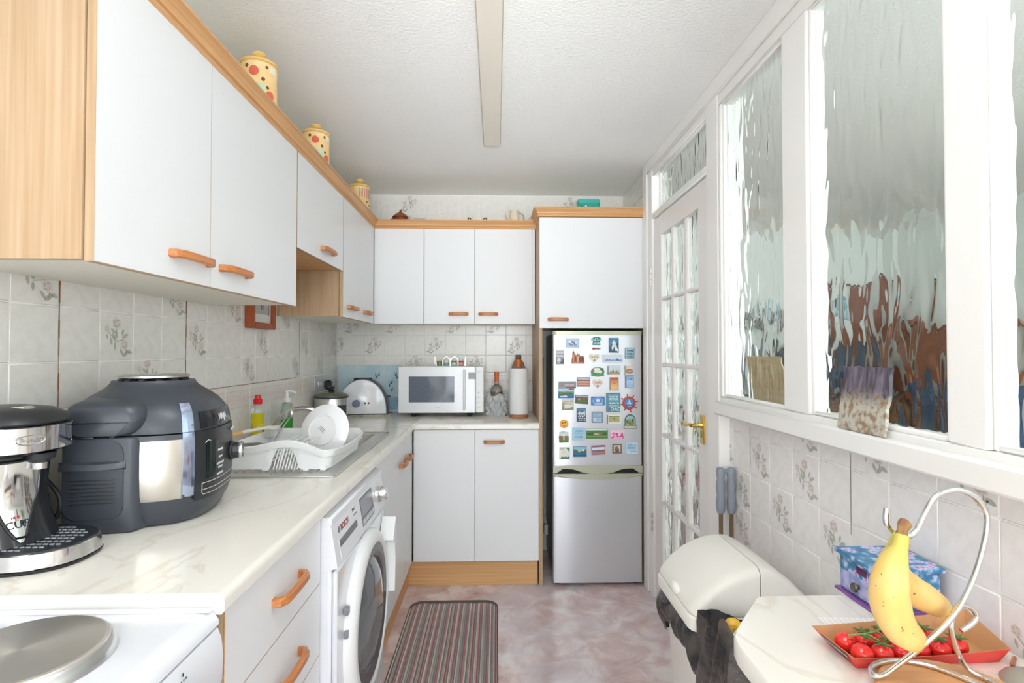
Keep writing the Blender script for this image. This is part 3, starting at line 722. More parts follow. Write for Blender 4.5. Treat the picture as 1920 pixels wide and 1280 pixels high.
b_.build('display', [m_lcd, mat('display_frame', '54555c', 0.3), mat('display_band', 'a9abb3', 0.3), mat('display_button', 'c3c5cb', 0.3)], panel)
kn = B().lathe([(0.030, 0), (0.030, 0.006), (0.0265, 0.010), (0.0255, 0.030), (0.023, 0.034), (0.0, 0.034)], (0, 0, 0), 24)
kn.xf(frame_m(pface(2.055, 0.060, 0.0), (0, 1, 0), up_s)); kn.build('program_knob', M_chrome, panel)
b_ = B()
for k in range(14):
    a = 2 * PI * k / 14; cy, ch = 2.055 + 0.040 * math.cos(a), 0.060 + 0.040 * math.sin(a); pbox(b_, cy - 0.004, cy + 0.004, ch - 0.0008, ch + 0.0008, 0.0005)
b_.build('program_marks', mat('grey_print', '8c8c94', 0.5), panel)
lettering('BOSCH', 0.024, frame_m(pface(1.618, 0.088, 0.0006), (0, 1, 0), up_s), mat('maroon_print', '8c2b3a', 0.4), panel, 'lettering', bold=0.0006)
lg = B().tube([pface(1.562 + 0.009 * math.cos(2 * PI * k / 16), 0.088 + 0.009 * math.sin(2 * PI * k / 16), 0.0006) for k in range(16)], 0.0009, 5, closed=True)
pbox(lg, 1.5585, 1.5600, 0.082, 0.094, 0.001); pbox(lg, 1.5640, 1.5655, 0.082, 0.094, 0.001); pbox(lg, 1.5600, 1.5640, 0.0873, 0.0887, 0.001)
lg.build('emblem', mat('grey_print2', '74747c', 0.5), panel)
lettering('Maxx 7', 0.012, frame_m(pface(1.725, 0.100, 0.0006), (0, 1, 0), up_s), mat('dark_print', '55555c', 0.5), panel)
lettering('VarioPerfect', 0.0075, frame_m(pface(1.735, 0.083, 0.0006), (0, 1, 0), up_s), MATS['grey_print'], panel)
# porthole
PC = (-0.433, 1.830, 0.480)
ring = B().lathe([(0.262, 0.0), (0.262, 0.010), (0.255, 0.022), (0.240, 0.030), (0.222, 0.033), (0.216, 0.030), (0.214, 0.016), (0.214, 0.0)], PC, 56, 'x', caps=False)
door = ring.build('porthole_door', M_white, t)
B().lathe([(0.2145, 0.026), (0.206, 0.029), (0.176, 0.022), (0.168, 0.012), (0.168, 0.002)], PC, 48, 'x', caps=False).build('dark_trim', mat('porthole_trim', '4b4c53', 0.25), door)
B().lathe([(0.169, 0.016), (0.160, 0.020), (0.130, 0.034), (0.075, 0.043), (0.0, 0.046), (0.0, 0.042), (0.075, 0.039), (0.130, 0.030), (0.158, 0.016), (0.167, 0.012)], PC, 40, 'x', caps=False).build('glass_bowl', mat('porthole_glass', 'dfe6ea', 0.02, trans=0.9), door)
B().lathe([(0.0, 0.0035), (0.170, 0.0035), (0.170, 0.001), (0.0, 0.001)], PC, 32, 'x', caps=False).build('drum', mat('drum_grey', '7d7d86', 0.4, 0.6), door)
b_ = B()
for z in (0.60, 0.535): B().box(-0.431, -0.4185, 1.566, 1.588, z - 0.011, z + 0.011, b=0.002).build('hinge', mat('hinge_grey', '86868e', 0.4), door)
lt = [(2.040, 0.640), (2.072, 0.690), (2.092, 0.712), (2.108, 0.650), (2.112, 0.560), (2.106, 0.480), (2.090, 0.450), (2.072, 0.44), (2.080, 0.50), (2.085, 0.56), (2.070, 0.62)]
B().prism(lt, 'yz', -0.431, -0.380).build('door_catch', M_white, door)

# ---- fridge freezer
t = thing('fridge_freezer', 'silver upright fridge freezer covered in magnets inside the tall oak housing', 'fridge', (0.583, 3.4, 0))
m_fr = mat('silver_fridge', 'cfd1d6', 0.30, 0.55); m_ch = mat('champagne_trim', 'b5b7a4', 0.35, 0.3)
B().box(0.337, 0.827, 3.175, 3.66, 0.035, 1.440, b=0.004).build('body', mat('fridge_side', '75787f', 0.4, 0.3), t)
def fdoor(name, z0, z1):
    pts = [(0.326, 3.172), (0.326, 3.118), (0.330, 3.112), (0.345, 3.1085), (0.45, 3.1065), (0.583, 3.106), (0.715, 3.1065), (0.82, 3.1085), (0.835, 3.112), (0.839, 3.118), (0.839, 3.172)]
    return B().prism(pts, 'xy', z0, z1).build(name, m_fr, t)
ud, ld = fdoor('upper_door', 0.672, 1.432), fdoor('lower_door', 0.022, 0.634)
tp = [(0.324, 3.172), (0.324, 3.114), (0.332, 3.108), (0.35, 3.1045), (0.583, 3.102), (0.815, 3.1045), (0.833, 3.108), (0.841, 3.114), (0.841, 3.172)]
B().prism(tp, 'xy', 1.4325, 1.455).build('top_trim', m_ch, ud)
# grip mouldings: a wave shaped lip under the upper door and a curved strip on top of the lower one
xs = [0.326 + (0.839 - 0.326) * k / 28 for k in range(29)]
def wave(x):
    u = (x - 0.5825) / 0.2565
    return 0.640 + 0.022 * (1 if abs(u) > 0.95 else 0) * 0 + (0.030 * (1 / (1 + math.exp(-(abs(u) - 0.42) * 14))) if abs(u) < 0.80 else 0.030 * max(0.0, (0.90 - abs(u)) / 0.10) + 0.004)
b_ = B().loft([[(x, 3.101, wave(x)), (x, 3.101, 0.684 + 0.006 * (1 - ((x - .5825) / .2565) ** 2)), (x, 3.130, 0.684), (x, 3.130, wave(x) + 0.003)] for x in xs]); b_.build('upper_grip', m_ch, ud)
b_ = B().loft([[(x, 3.102, 0.634 - 0.026 * (1 - ((x - .5825) / .2565) ** 2)), (x, 3.102, 0.640), (x, 3.130, 0.640), (x, 3.130, 0.60)] for x in xs]); b_.build('lower_grip', m_ch, ld)
B().box(0.335, 0.83, 3.135, 3.17, 0.634, 0.672).build('grip_recess', M_dark, t)
for x in (0.355, 0.81): B().cyl((x, 3.16, 0.0005), 0.014, 0.024, 'z', 12).build('foot', M_dark, t)
b_ = B().tube(spline([(0.300, 3.45, 1.30), (0.292, 3.40, 1.0), (0.302, 3.36, 0.7), (0.290, 3.33, 0.42), (0.305, 3.30, 0.30)]), 0.004, 6).box(0.288, 0.312, 3.27, 3.31, 0.24, 0.30, b=0.004)
b_.build('power_cable', mat('pale_cable', '9a9a9a', 0.5), t)

# ---- striped mat
t = thing('mat', 'striped red grey and cream loop pile mat with rounded corners on the floor', 'mat', (-0.15, 2.4, 0.0))
m_mat = mat('striped_pile', '8b7f7a', 0.95); nt = m_mat.node_tree; bs = nt.nodes['Principled BSDF']
tc = nt.nodes.new('ShaderNodeTexCoord'); sep = nt.nodes.new('ShaderNodeSeparateXYZ'); nt.links.new(tc.outputs['Object'], sep.inputs[0])
nz = nt.nodes.new('ShaderNodeTexNoise'); nz.inputs['Scale'].default_value = 260; nz.inputs['Detail'].default_value = 2; nt.links.new(tc.outputs['Object'], nz.inputs['Vector'])
ad = nt.nodes.new('ShaderNodeMath'); ad.operation = 'MULTIPLY_ADD'; ad.inputs[1].default_value = 0.006; nt.links.new(nz.outputs['Fac'], ad.inputs[0]); nt.links.new(sep.outputs['X'], ad.inputs[2])
sq = nt.nodes.new('ShaderNodeMath'); sq.operation = 'MULTIPLY'; sq.inputs[1].default_value = 1 / 0.104; nt.links.new(ad.outputs[0], sq.inputs[0])
fr_ = nt.nodes.new('ShaderNodeMath'); fr_.operation = 'FRACT'; nt.links.new(sq.outputs[0], fr_.inputs[0])
rp = nt.nodes.new('ShaderNodeValToRGB'); rp.color_ramp.interpolation = 'CONSTANT'; el = rp.color_ramp.elements
cols = ['8d8a87', 'bf6a72', 'ded6c9', '85827f', 'c9c2b8', 'b05a64', '9a948f', 'e2dacd', 'c06a73', '8a8683', 'd4cabd', 'a8a29c']
el[0].color = rgb(cols[0]); el[0].position = 0; el[1].color = rgb(cols[1]); el[1].position = 1 / 12
for k in range(2, 12): q = el.new(k / 12); q.color = rgb(cols[k])
nt.links.new(fr_.outputs[0], rp.inputs[0])
mm = nt.nodes.new('ShaderNodeMix'); mm.data_type = 'RGBA'; mm.blend_type = 'MULTIPLY'; mm.inputs[0].default_value = 0.35; nt.links.new(rp.outputs[0], mm.inputs[6]); nt.links.new(nz.outputs['Fac'], mm.inputs[7])
br = nt.nodes.new('ShaderNodeBrightContrast'); br.inputs['Bright'].default_value = 0.09; nt.links.new(mm.outputs[2], br.inputs[0]); nt.links.new(br.outputs[0], bs.inputs['Base Color'])
bpn = nt.nodes.new('ShaderNodeBump'); bpn.inputs['Strength'].default_value = 0.9; bpn.inputs['Distance'].default_value = 0.004; nt.links.new(nz.outputs['Fac'], bpn.inputs['Height']); nt.links.new(bpn.outputs[0], bs.inputs['Normal'])
pile = B()
xm0, xm1, ym0, ym1, rr = -0.446, 0.006, 2.06, 2.945, 0.07
def yspan(x):
    d = min(x - xm0, xm1 - x)
    c = 0 if d >= rr else rr - math.sqrt(max(rr * rr - (rr - d) ** 2, 0))
    return ym0 + c, ym1 - c
N = 48; wdt = (xm1 - xm0) / N
for k in range(N):                                   # rib after rib of pile
    x0, x1 = xm0 + k * wdt, xm0 + (k + 1) * wdt; a, c = yspan((x0 + x1) / 2)
    a += 0.002; c -= 0.002
    sec = [(0, 0.002), (0.12, 0.008), (0.5, 0.011), (0.88, 0.008), (1, 0.002)]
    pile.loft([[(x0 + wdt * u, y, z if 0 < i < 9 else 0.002) for u, z in sec] for i, y in enumerate([a + (c - a) * q / 9 for q in range(10)])], 0, True, True, False)
pile.build('pile', m_mat, t, fixn=False).__setitem__('kind', 'stuff')
outl = rrect(xm0 - .004, xm1 + .004, ym0 - .004, ym1 + .004, rr, 6)
B().prism(outl, 'xy', 0.0004, 0.004).build('backing', mat('mat_binding', '5c5350', 0.9), t)

# ================================================================== things on the worktop
WZ = 0.9305
# ---- coffee machine (tray and head reach out from the wall, +x)
t = thing('hot_drinks_machine', 'black and chrome one cup hot drinks machine at the left edge of the worktop', 'hot drinks machine', (-0.95, 1.12, WZ))
CX, CY = -0.955, 1.112
def oval(rx, ry, z, cx=CX, cy=CY, n=48, e=2.6): return sup(cx, cy, rx, ry, z, n, e)
B().loft([oval(.148, .098, WZ), oval(.150, .100, WZ + .004), oval(.150, .100, WZ + .006)]).build('base_foot', M_blackg, t)
B().loft([oval(.1475, .0975, WZ + .0062), oval(.149, .099, WZ + .008), oval(.146, .096, WZ + .034), oval(.144, .094, WZ + .0355)]).build('base_band', M_chrome, t)
gr = B().loft([oval(.142, .092, WZ + .0357), oval(.142, .092, WZ + .038), oval(.136, .086, WZ + .0375)])
for i in range(13):
    for j in range(9):
        x = CX - 0.03 + 0.012 * i + (0.006 if j % 2 else 0); y = CY - 0.068 + 0.017 * j
        if ((x - CX) / .130) ** 2 + ((y - CY) / .080) ** 2 < 1: gr.box(x - .0045, x + .0045, y - .0022, y + .0022, WZ + .0372, WZ + .0398, 1, 0.0009)
gr.build('drip_grille', [M_black, mat('grey_plastic', '8f949c', 0.3)], t)
col = B(); rings = []
for k in range(13):
    u = k / 12; z = WZ + .039 + u * .178
    rx = .074 - .014 * u + .012 * (2 * u - 1) ** 2; cx = -0.979 - .004 * math.sin(u * PI)
    rings.append(sup(cx, CY, rx, .074 - .006 * math.sin(u * PI), z, 36, 2.8))
col.loft(rings).build('column', M_blackg, t)
# mirror shield on the camera-facing corner of the column
sh = B(); q = []
def shield(u, v, d=0.0):
    half = 0.040 * (math.sin(min(v * 1.35, 1.0) * PI / 2) ** 0.8)
    a = -PI / 2 + 1.08 + (u - 0.5) * 2 * half / 0.072
    z = WZ + .043 + v * .155; uu = (z - WZ - .039) / .178
    rx = .074 - .014 * uu + .012 * (2 * uu - 1) ** 2; ry = .074 - .006 * math.sin(uu * PI); cx = -0.979 - .004 * math.sin(uu * PI)
    c, s_ = math.cos(a), math.sin(a); e = 2 / 2.8
    return (cx + (rx + d) * math.copysign(abs(c) ** e, c), CY + (ry + d) * math.copysign(abs(s_) ** e, s_), z)
sh.grid(lambda u, v: shield(u, 0.02 + v * 0.98, 0.0025), 8, 14)
mp_ = sh.build('mirror_shield', M_chrome, t)
eb = B().tube([shield(0, v / 14, .002) for v in range(1, 15)] + [shield(u / 6, 1, .002) for u in range(1, 7)] + [shield(1, v / 14, .002) for v in range(13, 0, -1)], 0.003, 6, closed=True); eb.build('shield_rim', M_blackg, t)
org, px_, py_ = Vector(shield(0.5, 0.23, .0036)), Vector(shield(0.75, 0.23, .0036)), Vector(shield(0.5, 0.33, .0036))
lettering('CUP', 0.020, frame_m(org, px_ - Vector(shield(0.25, 0.23, .0036)), py_ - org), M_blackg, mp_)
lettering('HOT', 0.007, frame_m(org + (py_ - org).normalized() * .014, px_ - Vector(shield(0.25, 0.23, .0036)), py_ - org), mat('red_print', 'c02a2a', .5), mp_)
st_ = B().tube([tuple(org + Vector((0, 0, .008 + .002 * k)) + (px_ - org) * (.08 * (-1) ** k)) for k in range(4)], 0.0008, 5); st_.build('steam_mark', mat('red_print', 'c02a2a', .5), mp_)
HX = -0.970
B().loft([oval(.080, .078, 1.140, HX, CY), oval(.092, .086, 1.146, HX, CY), oval(.094, .088, 1.150, HX, CY), oval(.094, .088, 1.196, HX, CY), oval(.092, .086, 1.198, HX, CY)]).build('head', M_blackg, t)
hb_ = B()
def headp(a, z, d): 
    c, s_ = math.cos(a), math.sin(a); e = 2 / 2.6
    return (HX + (.094 + d) * math.copysign(abs(c) ** e, c), CY + (.088 + d) * math.copysign(abs(s_) ** e, s_), z)
A0, A1 = math.radians(-98), math.radians(70)
hb_.grid(lambda u, v: headp(A0 + (A1 - A0) * u, 1.147 + v * .047, .0022), 22, 2)
band = hb_.build('chrome_band', M_chrome, t, ang=60)
a_ = math.radians(-28); o_ = Vector(headp(a_, 1.171, .0032)); d_ = Vector(headp(a_ + .1, 1.171, .0032)) - o_
pl_ = B(); 
for rr_ in (0,): pl_.tube([tuple(o_ + d_.normalized() * (.024 * math.cos(2 * PI * k / 20)) + Vector((0, 0, .0085 * math.sin(2 * PI * k / 20)))) for k in range(20)], 0.0012, 5, closed=True)
pl_.build('badge', M_steel, band)
lettering("Breville", 0.0115, frame_m(o_, d_, (0, 0, 1)), M_steel, band)
B().loft([oval(.094, .088, 1.1985, HX, CY), oval(.096, .090, 1.202, HX, CY), oval(.090, .084, 1.214, HX, CY), oval(.070, .066, 1.226, HX - .004, CY), oval(.036, .034, 1.232, HX - .008, CY), oval(.01, .01, 1.233, HX - .008, CY)]).build('lid', M_black, t)
B().loft([oval(.030, .015, 1.2245, HX + .028, CY - .012), oval(.032, .017, 1.227, HX + .028, CY - .012), oval(.029, .014, 1.231, HX + .027, CY - .012)]).build('lever', M_chrome, t)
B().lathe([(.026, 0), (.024, -.012), (.015, -.018), (.012, -.020)], (-.902, CY - .004, 1.1405), 20).build('nozzle', M_black, t)
B().lathe([(.0125, 0), (.0125, -.012), (.010, -.013)], (-.902, CY - .004, 1.1205), 16).build('nozzle_tip', M_chrome, t)
tag(B().tube(spline([(-1.02, 1.215, 1.10), (-0.985, 1.225, 1.06), (-.957, 1.228, 1.02), (-.957, 1.224, .985), (-.99, 1.222, .955), (-1.03, 1.216, .945), (-1.048, 1.205, .939), (-1.052, 1.17, .9356)]), 0.0048, 8).build('power_cable', M_black), 'black power cable looping between the hot drinks machine and the pressure cooker', 'cable')

# ---- pressure cooker
t = thing('pressure_cooker', 'big black pressure multicooker with steel band and control dial on the worktop', 'multicooker', (-0.880, 1.432, WZ)); t.rotation_euler = (0, 0, math.radians(11))
KX, KY = -0.880, 1.432
PRF = [(0.0, .86), (.012, .90), (.022, .925), (.050, .965), (.075, .99), (.120, 1.0), (.170, 1.0), (.205, .995), (.216, .985), (.219, .98), (.245, .965), (.270, .92), (.288, .845), (.300, .76), (.312, .66), (.322, .585), (.330, .55), (.339, .53)]
RXK, RYK = .166, .172
def kr(z):
    z -= WZ
    for (a, b_), (c, d) in zip(PRF, PRF[1:]):
        if a <= z <= c: return b_ + (d - b_) * (z - a) / (c - a)
    return PRF[-1][1] if z > PRF[-1][0] else PRF[0][1]
def kp(a, z, d=0.0, e=2.9):
    r = kr(z); c, s_ = math.cos(a), math.sin(a)
    return (KX + (RXK * r + d) * math.copysign(abs(c) ** (2 / e), c), KY + (RYK * r + d) * math.copysign(abs(s_) ** (2 / e), s_), z)
NK = 72
def ring(z, d=0.0, e=2.9): return [kp(2 * PI * k / NK, z, d, e) for k in range(NK)]
B().loft([ring(WZ + h) for h in (.004, .012, .022, .036, .050, .062)]).build('base', M_char, t)
B().loft([ring(WZ + h, -.0005) for h in (.0622, .075, .12, .17, .195, .2015)]).build('steel_band', mat('satin_band', 'c9c4bb', 0.30, 0.9, noise=('b5b0a8', (2, 60, 2), .3, .7)), t)
B().loft([ring(WZ + h, .0008) for h in (.2017, .205, .2135)]).build('upper_rim', M_char, t)
lid = B().loft([ring(WZ + h, 0.0, 2.9 - .8 * max(0, (h - .24) / .1)) for h in (.217, .219, .232, .245, .258, .270, .280, .288, .300, .312, .322, .330, .336)]).build('lid', M_char, t)
B().lathe([(.0, .0), (.062, 0), (.078, .001), (.082, .003), (.082, .008), (.078, .010), (.0, .011)], (KX, KY, WZ + .340), 36, caps=False, sx=.96).build('vent_disc', M_steel, lid)
b_ = B()
for k in range(12):
    a = 2 * PI * k / 12; b_.box(KX + .070 * math.cos(a) - .006, KX + .070 * math.cos(a) + .006, KY + .072 * math.sin(a) - .006, KY + .072 * math.sin(a) + .006, WZ + .333, WZ + .3398)
b_.build('disc_clip', M_dark, lid)
for k in range(5):
    pass
# side housing that faces the camera: lid hump above, body block with grip below
def shell(y, x0, x1, z0, z1, r): return [(x, y, z) for x, z in rrect(x0, x1, z0, z1, r, 5)]
ux0, ux1 = -0.996, -0.858
b_ = B().loft([shell(1.330, ux0 - .004, ux1 + .030, 1.1480, 1.232, .04), shell(1.270, ux0 - .003, ux1 + .022, 1.1480, 1.226, .036), shell(1.254, ux0, ux1 + .012, 1.1482, 1.220, .036), shell(1.248, ux0 + .005, ux1 + .004, 1.1485, 1.214, .034), shell(1.2455, ux0 + .011, ux1 - .004, 1.150, 1.208, .030)])
b_.build('side_hump', M_char, lid)
b_ = B().loft([shell(1.330, ux0 - .002, ux1 + .024, WZ + .0005, 1.1455, .012), shell(1.280, ux0 - .001, ux1 + .020, WZ + .0005, 1.1455, .012), shell(1.258, ux0, ux1 + .011, WZ + .0005, 1.1455, .012), shell(1.251, ux0 + .003, ux1 + .004, WZ + .002, 1.1445, .012), shell(1.2495, ux0 + .006, ux1 - .002, WZ + .006, 1.143, .010)])
hs = b_.build('side_housing', M_char, t)
b_ = B().loft([[(x, y, z) for x, z in rrect(-.990, -.872, WZ + .032 + q, 1.140, .03)] for y, q in ((1.2494, 0), (1.2470, .002), (1.2462, .004))]); b_.build('face_panel', M_char, hs)
hp_ = [(-.998 + .130 * k / 14, 1.2455 - .020 * math.sin(PI * min(k / 14 * 1.05, 1)) ** .5) for k in range(15)]
B().loft([[(x, y, 1.078), (x, y + .004, 1.090), (x, 1.249, 1.094), (x, 1.249, 1.074)] for x, y in hp_]).build('carry_grip', M_char, hs)
b_ = B()
for k in range(7): b_.box(-.976 + .0, -.888, 1.2440, 1.2466, 1.000 + .0085 * k, 1.0025 + .0085 * k, b=.0006)
b_.build('vent_slots', M_black, hs)
b_ = B()
for k, x in enumerate((-.986, -.969, -.900)): b_.box(x, x + .010, 1.2475, 1.251, 1.1452, 1.1485)
b_.box(-.959, -.932, 1.2475, 1.251, 1.1455, 1.1480, 1); b_.build('lid_gap_tabs', [M_black, M_steel], hs)
b_ = B()
for k in range(4): b_.xf(Matrix(), 0).add([kp(math.radians(-127 - .6 * k), 1.178 + .0075 * k, .0007), kp(math.radians(-122.5 - .6 * k), 1.178 + .0075 * k, .0007), kp(math.radians(-122.5 - .6 * k), 1.182 + .0075 * k, .0007), kp(math.radians(-127 - .6 * k), 1.182 + .0075 * k, .0007)], [(0, 1, 2, 3)])
b_.build('lid_vents', M_black, lid, fixn=False)
# control fascia wrapped round the room side (+x)
F0, F1 = math.radians(-54), math.radians(58)
def fas(a, z, d): return kp(a, z, d)
def patch(a0, a1, z0, z1, d, nu=14, nv=6, th=0.004):
    b_ = B(); f = lambda u, v: fas(a0 + (a1 - a0) * u, z0 + (z1 - z0) * v, d); b_.grid(f, nu, nv)
    rim = [f(k / nu, 0) for k in range(nu + 1)] + [f(1, k / nv) for k in range(1, nv + 1)] + [f(1 - k / nu, 1) for k in range(1, nu + 1)] + [f(0, 1 - k / nv) for k in range(1, nv)]
    g = lambda p: (p[0] + (KX - p[0]) * th / .16, p[1] + (KY - p[1]) * th / .16, p[2])
    b_.loft([rim, [g(p) for p in rim]], 0, False, False); return b_
sideM = mat('painted_edge_highlight', 'a7b2cc', 0.10, 0.85)  # bluish highlight along the fascia edge, put in as coloured strips
fl = patch(F0 + .20, F1, WZ + .050, WZ + .2165, .0055).build('fascia', M_black, t)
patch(F0, F0 + .20, WZ + .066, WZ + .2165, .0045, 4, 6).build('edge_highlight', sideM, t)
b_ = B().grid(lambda u, v: fas(F0 + (F1 - F0) * u, WZ + .034 + .018 * v + .030 * (1 - min(u / .18, 1)) ** 2 * (1 - v * .3), .0045), 20, 3); b_.build('fascia_chin', M_char, t, fixn=False)
patch(F0, F0 + .20, WZ + .2175, WZ + .285, .0035, 4, 8).build('edge_highlight', sideM, lid)
patch(F0 + .34, F1 - .1, WZ + .222, WZ + .262, .0035).build('name_panel', M_blackg, lid)
def on_fas(a, z, d):
    o = Vector(fas(a, z, d)); return o, Vector(fas(a + .04, z, d)) - o, Vector(fas(a, z + .006, d)) - o
o_, x_, y_ = on_fas(math.radians(-2), WZ + .241, .0048)
M_wprint = mat('white_print', 'e8e8ea', 0.5)
lettering('NINJA', 0.022, frame_m(o_, x_, y_), M_wprint, lid, bold=.0004)
patch(F0 + .42, F0 + .72, WZ + .10, WZ + .188, .0068, 5, 5).build('display', mat('dark_green_display', '16211f', 0.08), fl)
for txt, z, s_ in (('PRESSURE', .160, .0075), ('STEAM', .142, .0075), ('SLOW COOK', .126, .0075), ('YOGURT', .116, .0075), ('SEAR/SAUTE', .100, .0075)):
    o_, x_, y_ = on_fas(F0 + .78, WZ + z, .0064); lettering(txt, s_, frame_m(o_, x_, y_), M_wprint, fl)
o_, x_, y_ = on_fas(math.radians(12), WZ + .198, .0064); lettering('THE NINJA FOODI', .0085, frame_m(o_, x_, y_), M_wprint, fl, bold=.0003)
b_ = B().tube([fas(F0 + .40 + .14 * k / 8, WZ + .186 + .006 * math.sin(PI * k / 8), .0062) for k in range(9)], .0008, 5)
pts = [(F0 + .34, .088), (1.0, .088), (1.0, .058), (F0 + .45, .058), (F0 + .34, .068)]
b_.tube([fas(F0 + .34 + (1.0 - F0 - .34) * k / 12, WZ + .090, .0062) for k in range(13)], .0006, 5)
b_.tube([fas(F0 + .34 + (1.0 - F0 - .34) * k / 12, WZ + .074, .0062) for k in range(13)], .0006, 5)
b_.tube([fas(F0 + .34, WZ + .090 - .003 * k, .0062) for k in range(8)] + [fas(F0 + .38 + .08 * k, WZ + .062, .0062) for k in range(10)], .0006, 5)
b_.build('panel_lines', M_wprint, fl)
o_, x_, y_ = on_fas(math.radians(8), WZ + .140, .006)
kb = B().lathe([(.026, 0), (.026, .004), (.0225, .007), (.0215, .026), (.020, .027)], (0, 0, 0), 24); kb.xf(frame_m(o_, x_, y_)); kb = kb.build('dial', M_black, fl)
rg = B().lathe([(.0222, .020), (.0232, .024), (.0222, .0285), (.0196, .0288), (.0196, .0265)], (0, 0, 0), 24, caps=False); rg.xf(frame_m(o_, x_, y_)); rg.build('dial_ring', M_chrome, kb)

# ---- dish rack
t = thing('dish_rack', 'white plastic dish drainer rack with arched cut-outs standing on the sink drainer', 'dish rack', (-0.745, 2.06, 0.9365))
RX0, RX1, RY0, RY1, RZ = -0.938, -0.552, 1.845, 2.275, 0.9397
per = rrect(RX0, RX1, RY0, RY1, .035, 4)
def dens(poly, step=.010):
    out = []
    for i in range(len(poly)):
        a, b_ = poly[i], poly[(i + 1) % len(poly)]; l = math.hypot(b_[0] - a[0], b_[1] - a[1]); n = max(1, int(l / step))
        out += [(a[0] + (b_[0] - a[0]) * k / n, a[1] + (b_[1] - a[1]) * k / n) for k in range(n)]
    return out
per = dens(per)
def zt_(x, y):
    u = (x - RX0) / (RX1 - RX0); v = (y - RY0) / (RY1 - RY0)
    front = 1.020 + .024 * math.exp(-((u - .62) / .22) ** 2) - .014 * math.exp(-((u - .95) / .12) ** 2)
    back = 1.022; side = 1.012 - .012 * math.sin(PI * v) * u
    return front + (back - front) * v if 0.03 < u < 0.97 else side
def zb_(x, y):
    m_ = 0
    for cx, on in ((-.708, y < RY0 + .012), (-.708, y > RY1 - .012)):
        if on and abs(x - cx) < .050: m_ = max(m_, .070 * min(1, ((.050 - abs(x - cx)) / .026)) ** .6)
    return RZ + .004 + m_
def off(p, d):
    cx, cy = (RX0 + RX1) / 2, (RY0 + RY1) / 2; hx, hy = (RX1 - RX0) / 2, (RY1 - RY0) / 2
    return (cx + (p[0] - cx) * (hx + d) / hx, cy + (p[1] - cy) * (hy + d) / hy)
def rng(fz, d): return [(*off(p, d), fz(*p)) for p in per]
b_ = B()
R0, R1 = rng(zb_, -.010), rng(lambda x, y: RZ + (zt_(x, y) - RZ) * .78, -.003)
R1 = [(p[0], p[1], max(p[2], q[2] + .004)) for p, q in zip(R1, R0)]
b_.loft([R0, R1, rng(lambda x, y: zt_(x, y) - .024, .004), rng(lambda x, y: zt_(x, y) - .003, .010), rng(zt_, .007), rng(lambda x, y: zt_(x, y) - .004, .003), [(p[0] * 1, p[1], p[2]) for p in rng(lambda x, y: max(zb_(x, y) + .001, RZ + .012), -.014)], R0], 0, False, False)
b_.build('tub', M_white, t, ang=50)
b_ = B()
for k in range(12):
    x = -0.920 + k * .0318
    if abs(x + .708) < .055: b_.tube([(x, RY0 + .02, RZ + .012), (x, RY0 + .05, RZ + .060), (x, RY0 + .09, RZ + .075), (x, RY1 - .09, RZ + .075), (x, RY1 - .05, RZ + .06), (x, RY1 - .02, RZ + .012)], .0024, 5)
    else: b_.tube([(x, RY0 + .012, RZ + .012), (x, RY1 - .012, RZ + .012)], .003, 5)
for k in range(9):
    x = -.748 + .010 * k; b_.tube([(x, RY0 + .012, RZ + .003), (x + .002, RY0 + .055, RZ + .064)], .0022, 5)
for y in (RY0 + .24, RY0 + .33): b_.tube([(RX0 + .012, y, RZ + .012), (RX1 - .012, y, RZ + .012)], .003, 5)
b_.build('floor_bars', M_white, t)
b_ = B()
for x in (RX0 + .03, -.775, -.64, RX1 - .03):
    for y in (RY0 + .010, RY1 - .018): b_.box(x - .010, x + .010, y - .002, y + .008, RZ - .001, RZ + .008, b=.002)
b_.build('feet', M_white, t)
# plate seen from its underside, leaning back
pt = thing('dinner_plate', 'round white plate standing on edge in the dish rack, underside forward', 'plate', (-0.664, 2.10, 1.040)); pt.scale = (.96, .96, .96)
b_ = B().lathe([(.0, .004), (.056, .004), (.057, .0), (.060, .0), (.061, .005), (.066, .006), (.080, .013), (.104, .019), (.106, .021), (.104, .023), (.080, .018), (.062, .011), (.0, .009)], (0, 0, 0), 64, caps=False)
Mr = Matrix.Rotation(math.radians(-14), 4, 'Z') @ Matrix.Rotation(math.radians(-106), 4, 'X')
b_.xf(Mr); b_.build('dish', mat('white_china', 'f3f4f6', 0.12, coat=.3), pt, world=False)
lt_ = B()
for k, (y, w_) in enumerate(((.0045, .020), (-.0015, .014), (-.0065, .018))): lt_.box(-w_, w_ * .7, y - .0007, y + .0007, .0030, .0038)
lt_.xf(Mr @ Matrix.Rotation(math.radians(38), 4, 'Z') @ Matrix.Scale(1, 4)); lt_.build('printed_mark', mat('grey_print3', '66666a', .6), pt, world=False)
# cutlery and brush in the rack
def tool(name, label, cat, pts, r, m, extra=None, group=None):
    t_ = thing(name, label, cat, tuple(pts[0]), group=group)
    B().tube(spline(pts), r, 8).build('handle', m, t_)
    if extra: extra(t_)
    return t_
def bristles(t_):
    b_ = B().tube([(-.978, 2.13, 1.026), (-.93, 2.185, 1.034), (-.905, 2.215, 1.034)], [.008, .006, .008], 8).box(-.925, -.880, 2.205, 2.250, 1.024, 1.038, b=.003); b_.build('head', mat('brush_head', 'e9e7e0', .5), t_)
    b_ = B()
    for i in range(6):
        for j in range(6): b_.cyl((-.917 + .0056 * i, 2.212 + .0060 * j, 0.998), .0016, .0265, 'z', 4)
    b_.build('bristles', mat('bristle', 'dcdcd8', .8), t_).__setitem__('kind', 'stuff')
tool('dish_brush', 'wooden handled washing up brush lying across the back of the dish rack', 'brush', [(-1.035, 2.03, 1.010), (-1.005, 2.085, 1.020), (-.978, 2.13, 1.026)], .009, mat('pale_wood', 'd9b37a', .5), bristles)
